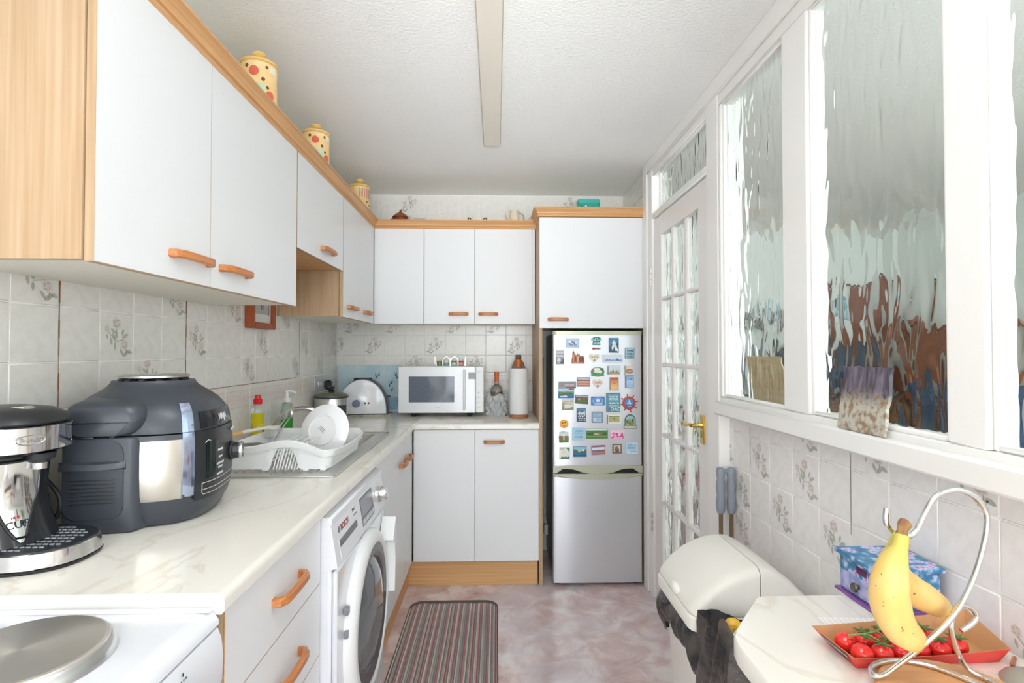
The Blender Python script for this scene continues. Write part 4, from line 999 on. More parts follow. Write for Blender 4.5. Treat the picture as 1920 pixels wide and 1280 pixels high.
def spoonbowl(t_): B().ell((-.862, 2.318, 1.075), .012, .006, .018, 12).build('bowl', M_steel, t_)
tool('spoon', 'steel spoon leaning up out of the dish rack by the yellow bottle', 'cutlery', [(-.900, 2.235, .965), (-.880, 2.270, 1.02), (-.864, 2.312, 1.062)], .003, M_steel, spoonbowl, 'cutlery in the dish rack')
def tines(t_):
    b_ = B().box(-.884, -.868, 2.297, 2.300, 1.058, 1.068, b=.001)
    for k in range(4): b_.tube([(-.8825 + .0043 * k, 2.299, 1.066), (-.8815 + .0043 * k, 2.309, 1.090)], .0011, 5)
    b_.build('tines', M_steel, t_)
tool('fork', 'steel fork leaning behind the spoon in the dish rack', 'cutlery', [(-.915, 2.22, .965), (-.892, 2.262, 1.02), (-.876, 2.297, 1.060)], .0028, M_steel, tines, 'cutlery in the dish rack')
def blade(t_): B().loft([[(-.900, 1.900, 1.010), (-.899, 1.902, 1.022), (-.898, 1.900, 1.010)], [(-.818, 1.905, 1.012), (-.818, 1.907, 1.025), (-.816, 1.905, 1.012)], [(-.790, 1.908, 1.016), (-.790, 1.909, 1.018), (-.789, 1.908, 1.016)]]).build('blade', M_steel, t_)
tool('knife', 'small knife with a red handle lying along the near rim of the dish rack', 'cutlery', [(-.958, 1.885, 1.020), (-.930, 1.893, 1.019), (-.898, 1.901, 1.016)], .006, mat('red_handle', 'b5443a', .4), blade)

# ---- bottles by the wall
def bottle(name, label, cat, c, prof, m, group=None, sx=1, sy=1): 
    t_ = thing(name, label, cat, c, group=group); B().lathe(prof, (0, 0, 0), 24, sx=sx, sy=sy).build('bottle', m, t_, world=False); return t_
clearP = mat('clear_plastic', 'f2f6f0', 0.05, trans=.85)
t = thing('washing_up_bottle', 'yellow washing up liquid bottle with a red cap behind the dish rack', 'bottle', (-1.000, 2.32, WZ))
B().lathe([(.030, 0), (.034, .004), (.035, .06), (.030, .10), (.033, .135), (.034, .15)], (0, 0, 0), 24, sx=.72).build('liquid', mat('yellow_liquid', 'e2d313', .12, trans=.25), t, world=False)
B().lathe([(.0345, .1505), (.034, .165), (.026, .182), (.014, .190)], (0, 0, 0), 24, sx=.72).build('shoulder', clearP, t, world=False)
B().lathe([(.017, .188), (.018, .190), (.018, .207), (.013, .210), (.012, .222), (.009, .226), (.0, .226)], (0, 0, 0), 20).build('cap', mat('red_cap', 'd3202a', .3), t, world=False)
b_ = B().box(-.001, .0245, -.028, .020, .040, .105, b=.002); b_.build('label', [mat('bottle_label', 'dfd44a', .4)], t, world=False)
B().box(.0235, .0250, -.014, .006, .055, .085).build('label_print', mat('blue_print', '4a5f9a', .5), t, world=False)
t = thing('soap_dispenser', 'green hand wash bottle with a white pump behind the dish rack', 'bottle', (-1.000, 2.64, WZ))
B().lathe([(.032, 0), (.036, .004), (.037, .10), (.0365, .118)], (0, 0, 0), 24, sx=.72).build('liquid', mat('green_liquid', '2fae3a', .1, trans=.35), t, world=False)
B().lathe([(.0368, .1185), (.036, .145), (.030, .160), (.016, .166)], (0, 0, 0), 24, sx=.72).build('shoulder', mat('green_clear', 'c6dcc4', .06, trans=.8), t, world=False)
pm_ = B().lathe([(.016, .165), (.017, .167), (.017, .186), (.007, .188), (.0065, .215), (.0, .215)], (0, 0, 0), 16); pm_.tube([(-.006, 0, .216), (.012, 0, .219), (.034, 0, .214), (.040, 0, .208)], .0055, 8)
pm_.build('pump', M_white, t, world=False)

# ---- slow cooker, toaster and board
t = thing('slow_cooker', 'round steel slow cooker with a glass lid in the worktop corner', 'slow cooker', (-0.958, 3.20, WZ)); t.scale = (1, 1, 1.18)
B().lathe([(.082, .006), (.090, .008), (.092, .05), (.093, .115), (.091, .118)], (0, 0, 0), 40).build('steel_pot', M_steel, t, world=False)
B().lathe([(.070, 0), (.080, 0), (.083, .0058), (.070, .0058)], (0, 0, 0), 32, caps=False).build('foot_ring', M_black, t, world=False)
B().lathe([(.0915, .1182), (.098, .120), (.098, .126), (.088, .128)], (0, 0, 0), 40, caps=False).build('pot_rim', M_char, t, world=False)
ld_ = B().lathe([(.096, .1265), (.094, .132), (.080, .139), (.050, .146), (.012, .149), (.0, .149)], (0, 0, 0), 40).build('lid', mat('smoky_glass', '8c917a', .05, trans=.55), t, world=False)
B().lathe([(.020, .149), (.022, .151), (.012, .156), (.011, .160), (.019, .163), (.020, .170), (.014, .173), (.0, .173)], (0, 0, 0), 20).build('lid_knob', M_black, ld_, world=False)
b_ = B().loft([[(x_, y_, z_) for z_, y_, x_ in ((.085, -.022, d), (.085, .022, d), (.045, .022, d), (.045, -.022, d))] for d in (.088, .104, .112)]); b_.xf(Matrix.Rotation(math.radians(-38), 4, 'Z')); b_.build('side_handle', M_char, t, world=False)
b_ = B().box(-.026, .026, -.105, -.089, .070, .092, b=.005); b_.xf(Matrix.Rotation(math.radians(8), 4, 'Z')); b_.build('control', M_char, t, world=False)

t = thing('chopping_board', 'small green marbled board lying under the white toaster', 'board', (-0.825, 3.47, WZ), math.radians(6))
B().prism([(-.165, -.075), (.125, -.075), (.165, -.03), (.165, .085), (-.165, .085)], 'xy', 0, .014).build('board', mat('green_marble', '8d9284', .25, noise=('cfcabc', (30, 30, 30), .35, .7)), t, world=False)
t = thing('toaster', 'white dome sided toaster with grey dial on a marbled board', 'toaster', (-0.845, 3.49, WZ + .0145), math.radians(9))
def arch(s_, n=26):
    return [(-.148 * s_, 0.004)] + [(-.148 * s_ * math.cos(PI * k / n) * (1 - .04 * math.sin(PI * k / n)), .018 + .200 * s_ * abs(math.sin(PI * k / n)) ** .85) for k in range(n + 1)] + [(.148 * s_, 0.004)]
def ar(s_, y): return [(x, y, z) for x, z in arch(s_)]
B().loft([ar(.95, -.070), ar(.99, -.066), ar(1.0, -.058), ar(1.0, -.050)]).build('front_shell', mat('white_toaster', 'eceef4', .12, coat=.4), t, world=False)
B().loft([[(x + dx_, y, z) for x, y, z in ar(s_, yy)] for s_, yy, dx_ in ((.985, -.0498, 0), (1.035, -.044, .006), (1.035, .045, .006), (.985, .0498, 0))]).build('middle_band', M_char, t, world=False)
B().loft([ar(1.0, .050), ar(1.0, .058), ar(.97, .068)]).build('back_shell', MATS['white_toaster'], t, world=False)
B().box(-.055, .055, -.018, .018, .205, .2253).build('slot', M_dark, t, world=False)
B().lathe([(.024, 0), (.023, -.008), (.020, -.013), (.0, -.014)], (-.035, -.070, .068), 20, 'y').build('dial', mat('slate_dial', '6a7692', .3), t, world=False)
for x, c in ((.018, '2f6b4f'), (.040, 'b23a52')):
    B().lathe([(.0065, 0), (.006, -.004), (.0, -.0045)], (x, -.070, .070), 12, 'y').build('button', mat('btn_' + c, c, .3), t, world=False)
B().box(.150, .172, -.014, .014, .100, .112, b=.003).build('lever', M_char, t, world=False)

# ---- socket with plug on the left wall, blue glass panel on the back wall
t = thing('wall_socket', 'steel double wall socket on the left wall above the slow cooker', 'socket', (XL, 3.36, 1.145))
B().box(XL + .0003, XL + .009, 3.225, 3.480, 1.098, 1.188, b=.003).build('plate', mat('satin_plate', 'c9cccf', .3, .25), t)
for y in (3.285, 3.335): B().box(XL + .0085, XL + .013, y - .009, y + .009, 1.130, 1.156, b=.002).build('rocker', M_white, t)
t = thing('plug', 'black plug in the wall socket with its flex hanging behind the slow cooker', 'plug', (XL + .01, 3.42, 1.13))
B().box(XL + .0095, XL + .046, 3.392, 3.444, 1.102, 1.160, b=.010).build('body', M_black, t)
B().tube(spline([(XL + .03, 3.418, 1.104), (XL + .034, 3.418, 1.05), (XL + .04, 3.40, .98), (XL + .06, 3.36, .945), (XL + .09, 3.31, .937)]), .0035, 6).build('flex', M_black, t)
t = thing('glass_splash_panel', 'pale blue glass picture panel with grasses leaning behind the toaster', 'panel', (-0.83, 3.67, WZ))
m_bl = mat('pale_blue_glass', 'b7d3df', .1, noise=('d6e6ea', (9, 9, 5), .35, .7))
B().box(-1.058, -.630, 3.674, 3.681, WZ, 1.245, b=.001).build('sheet', m_bl, t)
B().box(-1.058, -.630, 3.6732, 3.674, WZ + .02, 1.035).build('water_print', mat('blue_water', '8fb4d2', .1, noise=('b8d0e2', (20, 20, 60), .4, .7)), t)
b_ = B(); rnd = random.Random(5)
for cx, cz in ((-.800, 1.16), (-.785, 1.17), (-.700, 1.12), (-.672, 1.17), (-.662, 1.155), (-.70, 1.07), (-.90, 1.10), (-.715, 1.10)):
    for k in range(6):
        a = rnd.uniform(.7, 2.4); l = rnd.uniform(.018, .042); w_ = .003
        b_.add([(cx - w_, 3.6728, cz), (cx + w_, 3.6728, cz), (cx + l * math.cos(a) * .6, 3.6728, cz + l * math.sin(a))], [(0, 1, 2)])
b_.build('grass_pattern', mat('teal_print', '4b8596', .3), t, fixn=False)['kind'] = 'stuff'

# ---- microwave and what stands on it
t = thing('microwave', 'white microwave oven with dark window and bar handle on the back worktop', 'microwave', (-0.34, 3.5, WZ))
B().box(-.598, -.082, 3.424, 3.668, .958, 1.240, b=.006).build('body', M_white, t)
dr_ = B().box(-.607, -.128, 3.398, 3.4235, .955, 1.246, b=.005).build('door', mat('white_gloss_panel', 'ebedf2', .15, coat=.3), t)
B().box(-.541, -.259, 3.3965, 3.399, 1.022, 1.182, b=.0008).build('window', mat('microwave_window', '5f6672', .06, noise=('6c7380', (260, 260, 260), .4, .6)), dr_)
b_ = B().box(-.204, -.190, 3.372, 3.384, .972, 1.226, b=.004).box(-.203, -.191, 3.383, 3.399, .98, .99).box(-.203, -.191, 3.383, 3.399, 1.21, 1.22); b_.build('bar_handle', M_white, dr_)
B().box(-.171, -.1295, 3.3965, 3.399, 1.166, 1.208, b=.0008).build('display', mat('brown_display', '655d58', .1), dr_)
b_ = B().box(-.1265, -.076, 3.400, 3.4235, .957, 1.244, b=.004); cp = b_.build('control_strip', M_white, t)
b_ = B()
for z in (1.135, 1.082): b_.cyl((-.108, 3.3998, z), .0032, -.0008, 'y', 10)
for z in (1.21, 1.05, 1.02, .99): b_.box(-.120, -.096, 3.3992, 3.400, z, z + .0012)
b_.build('control_marks', mat('grey_print4', '9b9ba2', .5), cp)
B().box(-.378, -.350, 3.3973, 3.3982, .9872, .9890).build('maker_mark', mat('grey_print5', '85858c', .5), dr_)
for x in (-.515, -.165): 
    for y in (3.44, 3.63): B().lathe([(.012, 0), (.014, .004), (.018, .0272)], (x, y, WZ), 12).build('foot', M_dark, t)
# wire spice rack with little jars on the microwave
t = thing('spice_rack', 'small chrome wire spice rack on top of the microwave', 'rack', (-0.295, 3.50, 1.2405))
b_ = B(); z0 = 1.2445
b_.tube([(-.385, 3.472, z0), (-.200, 3.472, z0), (-.200, 3.528, z0), (-.385, 3.528, z0)], .0018, 6, closed=True)
for x in (-.385, -.200): b_.tube([(x, 3.472, z0), (x * 1.0 + (-.006 if x < -.3 else .006), 3.470, z0 + .058)], .0018, 6)
for x in (-.385, -.200): b_.tube([(x, 3.528, z0), (x + (-.006 if x < -.3 else .006), 3.530, z0 + .058)], .0018, 6)
for cx in (-.316, -.264):
    b_.tube(spline([(cx - .022, 3.470, z0), (cx - .022, 3.470, z0 + .038), (cx, 3.470, z0 + .060), (cx + .022, 3.470, z0 + .038), (cx + .022, 3.470, z0)], 5), .0014, 6)
b_.tube([(-.29, 3.472, z0), (-.29, 3.472, z0 + .05)], .0025, 6)
b_.build('wire_frame', M_chrome, t)
for k, (x, c1, c2, lb) in enumerate(((-.362, 'b9483c', '4f9a6a', 'red and green lidded spice jar at the left end of the spice rack'), (-.316, 'ecebe6', '7fb59a', 'white spice jar under the left wire arch'), (-.268, '4f9a6a', 'e6e8e4', 'green lidded spice jar under the right wire arch'), (-.224, 'c23b3b', 'd9b6a6', 'red lidded spice jar at the right end of the spice rack'))):
    j = thing('spice_jar', lb, 'jar', (x, 3.50, 1.2475), group='spice jars on the microwave')
    B().lathe([(.016, 0), (.017, .002), (.017, .018), (.015, .020)], (0, 0, 0), 14).build('jar', mat('jar_' + c2, c2, .25), j, world=False)
    B().lathe([(.0155, .0202), (.0165, .021), (.0165, .030), (.0155, .031)], (0, 0, 0), 14).build('lid', mat('lid_' + c1, c1, .35), j, world=False)

# ---- bottles, bag and kitchen roll at the right end
t = thing('spirit_bottle', 'clear round bodied bottle with an orange neck standing in a plastic bag', 'bottle', (0.004, 3.50, WZ))
B().lathe([(.034, 0), (.038, .006), (.039, .10), (.037, .13), (.039, .145), (.038, .165), (.030, .182), (.016, .192), (.0125, .200), (.0125, .238)], (0, 0, 0), 28).build('glass', mat('bottle_glass', 'e8ece8', .03, trans=.9), t, world=False)
B().lathe([(.035, .118), (.037, .128), (.0375, .150), (.030, .1502)], (0, 0, 0), 28).build('spirit', mat('amber', 'b8763a', .1, trans=.5), t, world=False)
B().lathe([(.0135, .215), (.0135, .250), (.0145, .252), (.0145, .276), (.0, .276)], (0, 0, 0), 18).build('orange_seal', mat('orange_foil', 'd9622a', .35), t, world=False)
B().lathe([(.0395, .04), (.0398, .095)], (0, 0, 0), 28, caps=False).build('label', mat('dark_label', '2c2f3c', .5), t, world=False)
t = thing('plastic_bag', 'crumpled clear plastic bag wrapped round the bottle by the microwave', 'bag', (0.004, 3.49, WZ))
rnd = random.Random(11); b_ = B(); rings = []
for k in range(13):
    u = k / 12; ring_ = []
    for j in range(40):
        a = 2 * PI * j / 40; r = .062 - .006 * u + .006 * math.sin(7 * a + 9 * u) + .005 * math.sin(13 * a - 14 * u) + rnd.uniform(-.003, .003)
        ring_.append((r * 1.08 * math.cos(a), r * .80 * math.sin(a), .0008 + u * .128 + .008 * math.sin(3 * a) * u + .010 * math.sin(5 * a + 1) * u * u))
    rings.append(ring_)
b_.loft(rings, 0, True, False); b_.build('film', mat('clear_film', 'f0f4f5', .16, trans=.45, ior=1.2), t, world=False, ang=25, fixn=False)
t = thing('kitchen_roll', 'white kitchen paper roll on a terracotta wooden base beside the oak panel', 'kitchen roll', (0.142, 3.37, WZ))
B().lathe([(.056, 0), (.060, .003), (.060, .018), (.056, .0205), (.012, .0206), (.010, .3)], (0, 0, 0), 32).build('holder', mat('terracotta_wood', 'b87348', .5), t, world=False)
B().lathe([(.018, .022), (.056, .022), (.0575, .024), (.0575, .300), (.056, .302), (.018, .302)], (0, 0, 0), 40, caps=False).build('paper', mat('kitchen_paper', 'f0f2f4', .9, bump=((120, 120, 120), .2, .002)), t, world=False)
t = thing('squash_bottle', 'large clear bottle with a grey cap behind the kitchen roll', 'bottle', (0.146, 3.545, WZ))
B().lathe([(.044, 0), (.048, .006), (.048, .27), (.046, .30), (.034, .335), (.018, .355), (.0135, .36), (.0135, .365)], (0, 0, 0), 28).build('bottle', mat('amber_plastic', 'c8a88e', .08, trans=.6), t, world=False)
B().lathe([(.0175, .356), (.019, .358), (.019, .384), (.016, .386), (.0, .386)], (0, 0, 0), 20).build('cap', mat('olive_cap', '6f6a58', .4), t, world=False)
B().lathe([(.022, .310), (.020, .345), (.017, .3555), (.0, .3555)], (.0, -.024, 0), 16).build('neck_tag', mat('orange_tag', 'd9703a', .5), t, world=False)

# ---- framed picture under the cupboards
t = thing('picture_frame', 'small wooden picture frame on the left wall partly behind the wall cupboard', 'picture', (XL, 2.47, 1.52))
m_pf = wood('red_brown_wood', 'a8562c', '8a3f1e', 'z', .4, 120)
Y_0, Y_1, Z_0, Z_1, D_ = 2.345, 2.590, 1.440, 1.690, .036
for a in ((Y_0, Y_0 + .026, Z_0, Z_1), (Y_1 - .026, Y_1, Z_0, Z_1), (Y_0 + .026, Y_1 - .026, Z_0, Z_0 + .026), (Y_0 + .026, Y_1 - .026, Z_1 - .026, Z_1)):
    B().box(XL + .0005, XL + D_, a[0], a[1], a[2], a[3], b=.003).build('frame_rail', m_pf, t)
B().box(XL + .004, XL + .020, Y_0 + .026, Y_1 - .026, Z_0 + .026, Z_1 - .026).build('mount', mat('picture_mount', 'dfe2de', .6), t)
b_ = B(); fx = XL + .0203
def fq(y0, y1, z0, z1, m): b_.add([(fx + .0002 * m, y0, z0), (fx + .0002 * m, y1, z0), (fx + .0002 * m, y1, z1), (fx + .0002 * m, y0, z1)], [(0, 1, 2, 3)], m)
fq(2.385, 2.555, 1.505, 1.65, 0); fq(2.385, 2.555, 1.505, 1.545, 1); fq(2.40, 2.425, 1.56, 1.62, 2); fq(2.455, 2.500, 1.548, 1.64, 2); fq(2.462, 2.470, 1.525, 1.55, 3); fq(2.486, 2.494, 1.525, 1.55, 3); fq(2.532, 2.540, 1.50, 1.65, 3)
b_.build('drawing', [mat('pic_wall', 'c4c4c8', .6), mat('pic_floor', 'b3b5b0', .6), mat('pic_figure', '6f7080', .6), mat('pic_line', '4a4a52', .6)], t, fixn=False)

# ================================================================== ornaments along the cupboard tops
TBZ = 2.1424
def canister(label, x, y, stripes, top='ecd9a0', rz=0.0):
    t_ = thing('canister', label, 'canister', (x, y, TBZ), rz, 'painted pottery canisters on the left cupboards'); t_.scale = (1.06, 1.06, 1.10)
    pot = [(.050, 0), (.055, .004), (.056, .012), (.0545, .016), (.0545, .128), (.056, .134), (.054, .138)]
    body = B().lathe(pot, (0, 0, 0), 40).build('pot', mat('cream_pottery', 'f0c886', .3, noise=('f5dca8', (25, 25, 25), .35, .7)), t_, world=False)
    l = B().lathe([(.052, .1385), (.057, .141), (.056, .148), (.040, .158), (.014, .163), (.010, .166), (.013, .170), (.020, .176), (.020, .182), (.012, .187), (.0, .188)], (0, 0, 0), 32)
    l.build('lid', mat('lid_glaze', 'efc97a', .3), t_, world=False)
    def spot(a, z, r, m, k=14):
        b_.add([((.0549) * math.cos(a + r * math.cos(2 * PI * q / k) / .055), .0549 * math.sin(a + r * math.cos(2 * PI * q / k) / .055), z + r * math.sin(2 * PI * q / k)) for q in range(k)] + [(.0552 * math.cos(a), .0552 * math.sin(a), z)], [(q, (q + 1) % k, k) for q in range(k)], m)
    def wrap(a0, a1, z0, z1, m): b_.grid(lambda u, v: (.0548 * math.cos(a0 + (a1 - a0) * u), .0548 * math.sin(a0 + (a1 - a0) * u), z0 + (z1 - z0) * v), 8, 1, m)
    b_ = B()
    if stripes:
        for k in range(7): wrap(-1.35 + .22 * k, -1.25 + .22 * k, .078, .130, 3 if k % 2 else 0)
        for k in range(9): spot(-2.2 + .33 * k, .040 + .018 * (k % 2), .005, 1)
        wrap(-2.6, .6, .070, .074, 4)
    else:
        for a, z, r, m in ((-1.45, .106, .015, 0), (-.55, .040, .014, 0), (-2.4, .060, .014, 0), (.4, .100, .014, 0), (-1.85, .122, .006, 1), (-.95, .084, .006, 1), (-.75, .122, .005, 1), (-.70, .062, .005, 1), (-.65, .022, .004, 1)): spot(a, z, r, m)
        wrap(-1.75, -.80, .018, .070, 2); wrap(-.60, -.10, .110, .130, 5)
    b_.build('painted_pattern', [mat('paint_red', 'dd6a50', .35), mat('paint_brown', '7a4630', .35), mat('paint_mint', 'bfe0c4', .35), mat('paint_violet', '6d5aa6', .35), mat('paint_orange', 'e59a3e', .35), mat('paint_cream', 'f3ecd2', .35)], body, world=False, fixn=False)
    return t_
canister('spotted cream pottery canister nearest the camera on the left cornice', -.800, 1.845, False)
canister('spotted cream pottery canister in the middle of the three on the left cornice', -.800, 2.425, False, rz=.15)
canister('cream pottery canister with purple stripes at the corner end of the left cornice', -.800, 3.20, True)
t = thing('pottery_house', 'brown pottery house shaped pot with a pointed lid on the back cornice', 'ornament', (-0.622, 3.50, TBZ))
B().ell((-.03, 0, .026), .034, .030, .026, 16).build('side_pot', mat('brown_glaze', '9a5433', .35, noise=('7d3f26', (40, 40, 40), .4, .6)), t, world=False)
B().lathe([(.036, 0), (.044, .010), (.045, .040), (.040, .056)], (.008, 0, 0), 20).build('pot', MATS['brown_glaze'], t, world=False)
B().lathe([(.052, .054), (.050, .060), (.030, .078), (.010, .088), (.006, .094), (.009, .099), (.0, .104)], (.008, 0, 0), 20).build('lid', MATS['brown_glaze'], t, world=False)
B().ell((.052, -.012, .014), .016, .014, .014, 12).build('violet_base', mat('violet_glaze', '4d3f6e', .3), t, world=False)
t = thing('small_tile', 'plain grey green spare tile leaning on the wall above the back cornice', 'tile', (-0.512, 3.62, TBZ))
B().box(-.041, .041, -.003, .003, 0, .082, b=.001).xf(Matrix.Rotation(math.radians(-6), 4, 'X')).build('slab', mat('grey_green_tile', 'c4c2b2', .3), t, world=False)
t = thing('sugar_bowl', 'small white two handled bowl with a pink flower on the back cornice', 'bowl', (-0.121, 3.50, TBZ))
B().lathe([(.024, 0), (.028, .004), (.040, .028), (.042, .050), (.040, .056), (.037, .056), (.036, .03), (.022, .008), (.0, .006)], (0, 0, 0), 28, caps=False).build('bowl', mat('white_pottery', 'ece6dc', .25), t, world=False)
for s_ in (-1, 1): B().tube(spline([(s_ * .040, 0, .048), (s_ * .056, 0, .056), (s_ * .058, 0, .040), (s_ * .042, 0, .022)]), .004, 8).build('handle', mat('dark_handle', '57493f', .35), t, world=False)
B().lathe([(.0, 0), (.010, .0005), (.011, .002)], (0, -.0405, .033), 12, 'y').build('flower', mat('pink_flower', 'd9a39c', .4), t, world=False)
t = thing('cream_jug', 'cream coffee pot shaped jug with a curly handle on the back cornice', 'jug', (0.118, 3.50, TBZ))
B().lathe([(.034, 0), (.036, .004), (.033, .05), (.028, .095), (.029, .104), (.026, .106), (.0, .104)], (0, 0, 0), 28, caps=False).build('body', mat('cream_pottery2', 'e8dccb', .3, noise=('dccbb5', (60, 60, 60), .4, .7)), t, world=False)
B().tube(spline([(-.030, 0, .045), (-.046, 0, .070), (-.052, 0, .094), (-.060, 0, .096)]), [.010, .010, .009, .009, .008, .008, .008, .007, .007, .007, .007, .006, .006, .006, .006, .006, .006, .006, .006], 8).build('spout', MATS['cream_pottery2'], t, world=False)
B().tube(spline([(.028, 0, .090), (.045, 0, .085), (.060, 0, .070), (.060, 0, .035), (.048, 0, .020), (.040, 0, .022)]), .0045, 8).build('handle', mat('gilt_handle', 'b5a583', .3), t, world=False)
t = thing('tin', 'turquoise tin with painted flowers on top of the tall fridge cupboard', 'tin', (0.555, 3.25, 2.1564))
B().loft([[(x, y, z) for x, y in rrect(-.066 + i, .066 - i, -.035 + i, .035 - i, .014)] for z, i in ((0, .002), (.002, 0), (.066, 0), (.0665, .001))]).build('box', mat('turquoise_tin', '2f9e92', .3), t, world=False)
B().loft([[(x, y, z) for x, y in rrect(-.068 + i, .068 - i, -.037 + i, .037 - i, .015)] for z, i in ((.0668, 0), (.086, 0), (.090, .004))]).build('lid', mat('turquoise_lid', '3fb3a5', .25), t, world=False)
b_ = B(); rnd = random.Random(2)
for x, z, c in ((-.032, .030, 0), (-.02, .044, 1), (.0, .034, 1), (.028, .040, 2), (.038, .028, 0), (-.045, .045, 2)):
    b_.add([(x + .009 * math.cos(2 * PI * k / 9) * (1 if k % 2 else .6), -.0356, z + .009 * math.sin(2 * PI * k / 9)) for k in range(9)], [tuple(range(9))], c)
b_.build('flower_print', [mat('print_crimson', '9c3a58', .4), mat('print_pale', 'cfe0d6', .4), mat('print_teal', '1f6a66', .4)], t, world=False, fixn=False)

# ================================================================== fridge magnets
FY = 3.1045
def fx_(px): return 0.3359 + (px - 1040) * 0.0030775
def fz_(py): return 1.3644 - (py - 650) * 0.0030330
def magnet(label, box, col, layers=(), shape='rect', rot=0.0, edge=None, name='fridge_magnet'):
    """box = (left, top, right, bottom) measured on the door; layers are flat prints in 0..1 coordinates"""
    x0, x1, z0, z1 = fx_(box[0]), fx_(box[2]), fz_(box[3]), fz_(box[1]); w_, h_ = x1 - x0, z1 - z0; cx, cz = (x0 + x1) / 2, (z0 + z1) / 2
    t_ = thing(name, label, 'magnet', (cx, FY, cz), group='magnets on the fridge door')
    if shape == 'rect': out = rrect(0, 1, 0, 1, .03, 2)
    elif shape == 'heart':
        out = [(0.5 + .5 * (math.sin(a) ** 3), 0.53 + (13 * math.cos(a) - 5 * math.cos(2 * a) - 2 * math.cos(3 * a) - math.cos(4 * a)) / 30.0) for a in [2 * PI * k / 36 for k in range(36)]]
    elif shape == 'circle': out = [(.5 + .5 * math.cos(2 * PI * k / 28), .5 + .5 * math.sin(2 * PI * k / 28)) for k in range(28)]
    elif shape == 'arch': out = [(0, .24), (0, .03), (.03, 0), (.97, 0), (1, .03), (1, .24), (.92, .26)] + [(.5 + .42 * math.cos(PI * k / 14), .55 + .45 * math.sin(PI * k / 14)) for k in range(15)] + [(.08, .26)]
    else: out = shape
    R = Matrix.Rotation(rot, 4, 'Y')
    def pt(u, v, d): p = R @ Vector(((u - .5) * w_, 0, (v - .5) * h_)); return (p.x, -d, p.z)
    b_ = B().loft([[pt(u, v, 0.0) for u, v in out], [pt(u, v, .0036) for u, v in out], [pt(.5 + (u - .5) * .97, .5 + (v - .5) * .97, .0042) for u, v in out]])
    b_.build('plaque', mat('mg_' + col, col, .35), t_, world=False)
    if layers:
        b_ = B(); ms, ix = [], {}; rnd = random.Random(len(label))
        def mi(c):
            if c not in ix: ix[c] = len(ms); ms.append(mat('mg_' + c, c, .35))
            return ix[c]
        for n_, L in enumerate(layers):
            d = .0043 + .00022 * n_; k = L[0]; c = mi(L[-1])
            if k == 'r': _, a, b0, a1, b1, _c = L; P_ = [(a, b0), (a1, b0), (a1, b1), (a, b1)]
            elif k == 'e': _, a, b0, ru, rv, _c = L; P_ = [(a + ru * math.cos(2 * PI * q / 16), b0 + rv * math.sin(2 * PI * q / 16)) for q in range(16)]
            elif k == 'p': P_ = L[1]
            elif k == 'j':                       # band with a ragged skyline
                _, vb, vt, amp, n2, _c = L; P_ = [(0.04, vb)] + [(.96, vb)] + [(.96 - .92 * q / n2, min(.96, max(vb + .01, vt + rnd.uniform(-amp, amp)))) for q in range(n2 + 1)]
                for q in range(2, len(P_) - 1):
                    u0, u1 = P_[q], P_[q + 1]; b_.add([pt(u0[0], vb, d), pt(u1[0], vb, d), pt(*u1, d), pt(*u0, d)], [(0, 1, 2, 3)], c)
                continue
            elif k == 't':                       # lines of small print
                _, vb, vt, n2, _c = L
                for q in range(n2):
                    v = vt - (vt - vb) * (q + .5) / n2; h2 = (vt - vb) / n2 * .28; u = .14 + rnd.uniform(0, .10)
                    while u < .84:
                        l = rnd.uniform(.05, .17); b_.add([pt(u, v - h2, d), pt(min(u + l, .9), v - h2, d), pt(min(u + l, .9), v + h2, d), pt(u, v + h2, d)], [(0, 1, 2, 3)], c); u += l + .04
                continue
            b_.add([pt(u, v, d) for u, v in P_], [tuple(range(len(P_)))], c)
        b_.build('print', ms, t_, world=False, fixn=False)
    return t_
def words(t_, txt, size, u, v, box, c):
    w_, h_ = fx_(box[2]) - fx_(box[0]), fz_(box[1]) - fz_(box[3])
    lettering(txt, size, frame_m(((u - .5) * w_, -.0058, (v - .5) * h_), (1, 0, 0), (0, 0, 1)), mat('mg_' + c, c, .4), t_, world=False, depth=.0002, bold=.0003)
bx = (1060.5, 634, 1086, 651.7); magnet('pale blue landscape magnet with small coloured figures at the top left of the fridge', bx, 'a9cbea', [('r', .05, .06, .95, .94, 'b7d6f0'), ('e', .30, .60, .10, .18, 'f3f3f3'), ('e', .28, .40, .08, .12, 'dc5a5a'), ('e', .48, .62, .09, .12, '5a86c8'), ('e', .62, .50, .09, .16, 'c8556a'), ('e', .74, .58, .08, .12, 'e8eef4'), ('r', .30, .24, .52, .34, '4f80b8'), ('r', .60, .24, .80, .32, '46648c')])
tel = [(.02, .62), (.10, .88), (.30, .98), (.5, 1.0), (.70, .98), (.92, .9), (1, .62), (.93, .55), (.80, .60), (.82, .42), (.88, .06), (.80, 0), (.20, 0), (.14, .06), (.20, .42), (.20, .58), (.08, .55)]
magnet('teal and white old fashioned telephone magnet at the top of the fridge', (1107.5, 631.5, 1128, 646.8), '2c8585', [('e', .12, .72, .12, .16, '8fc0bf'), ('e', .86, .72, .12, .16, '8fc0bf'), ('p', [(.28, .52), (.40, .86), (.62, .86), (.72, .52)], 'e9f2f0'), ('e', .50, .68, .10, .14, '3f9290'), ('r', .24, .10, .78, .32, '5aa8a4'), ('t', .12, .30, 2, 'dff0ee')], tel)
magnet('tiny red strip magnet with dark lettering under the telephone magnet', (1110, 651, 1126.6, 656), 'e8ddda', [('e', .14, .5, .13, .42, 'c62f2f'), ('t', .15, .85, 1, '5a3a3a')])
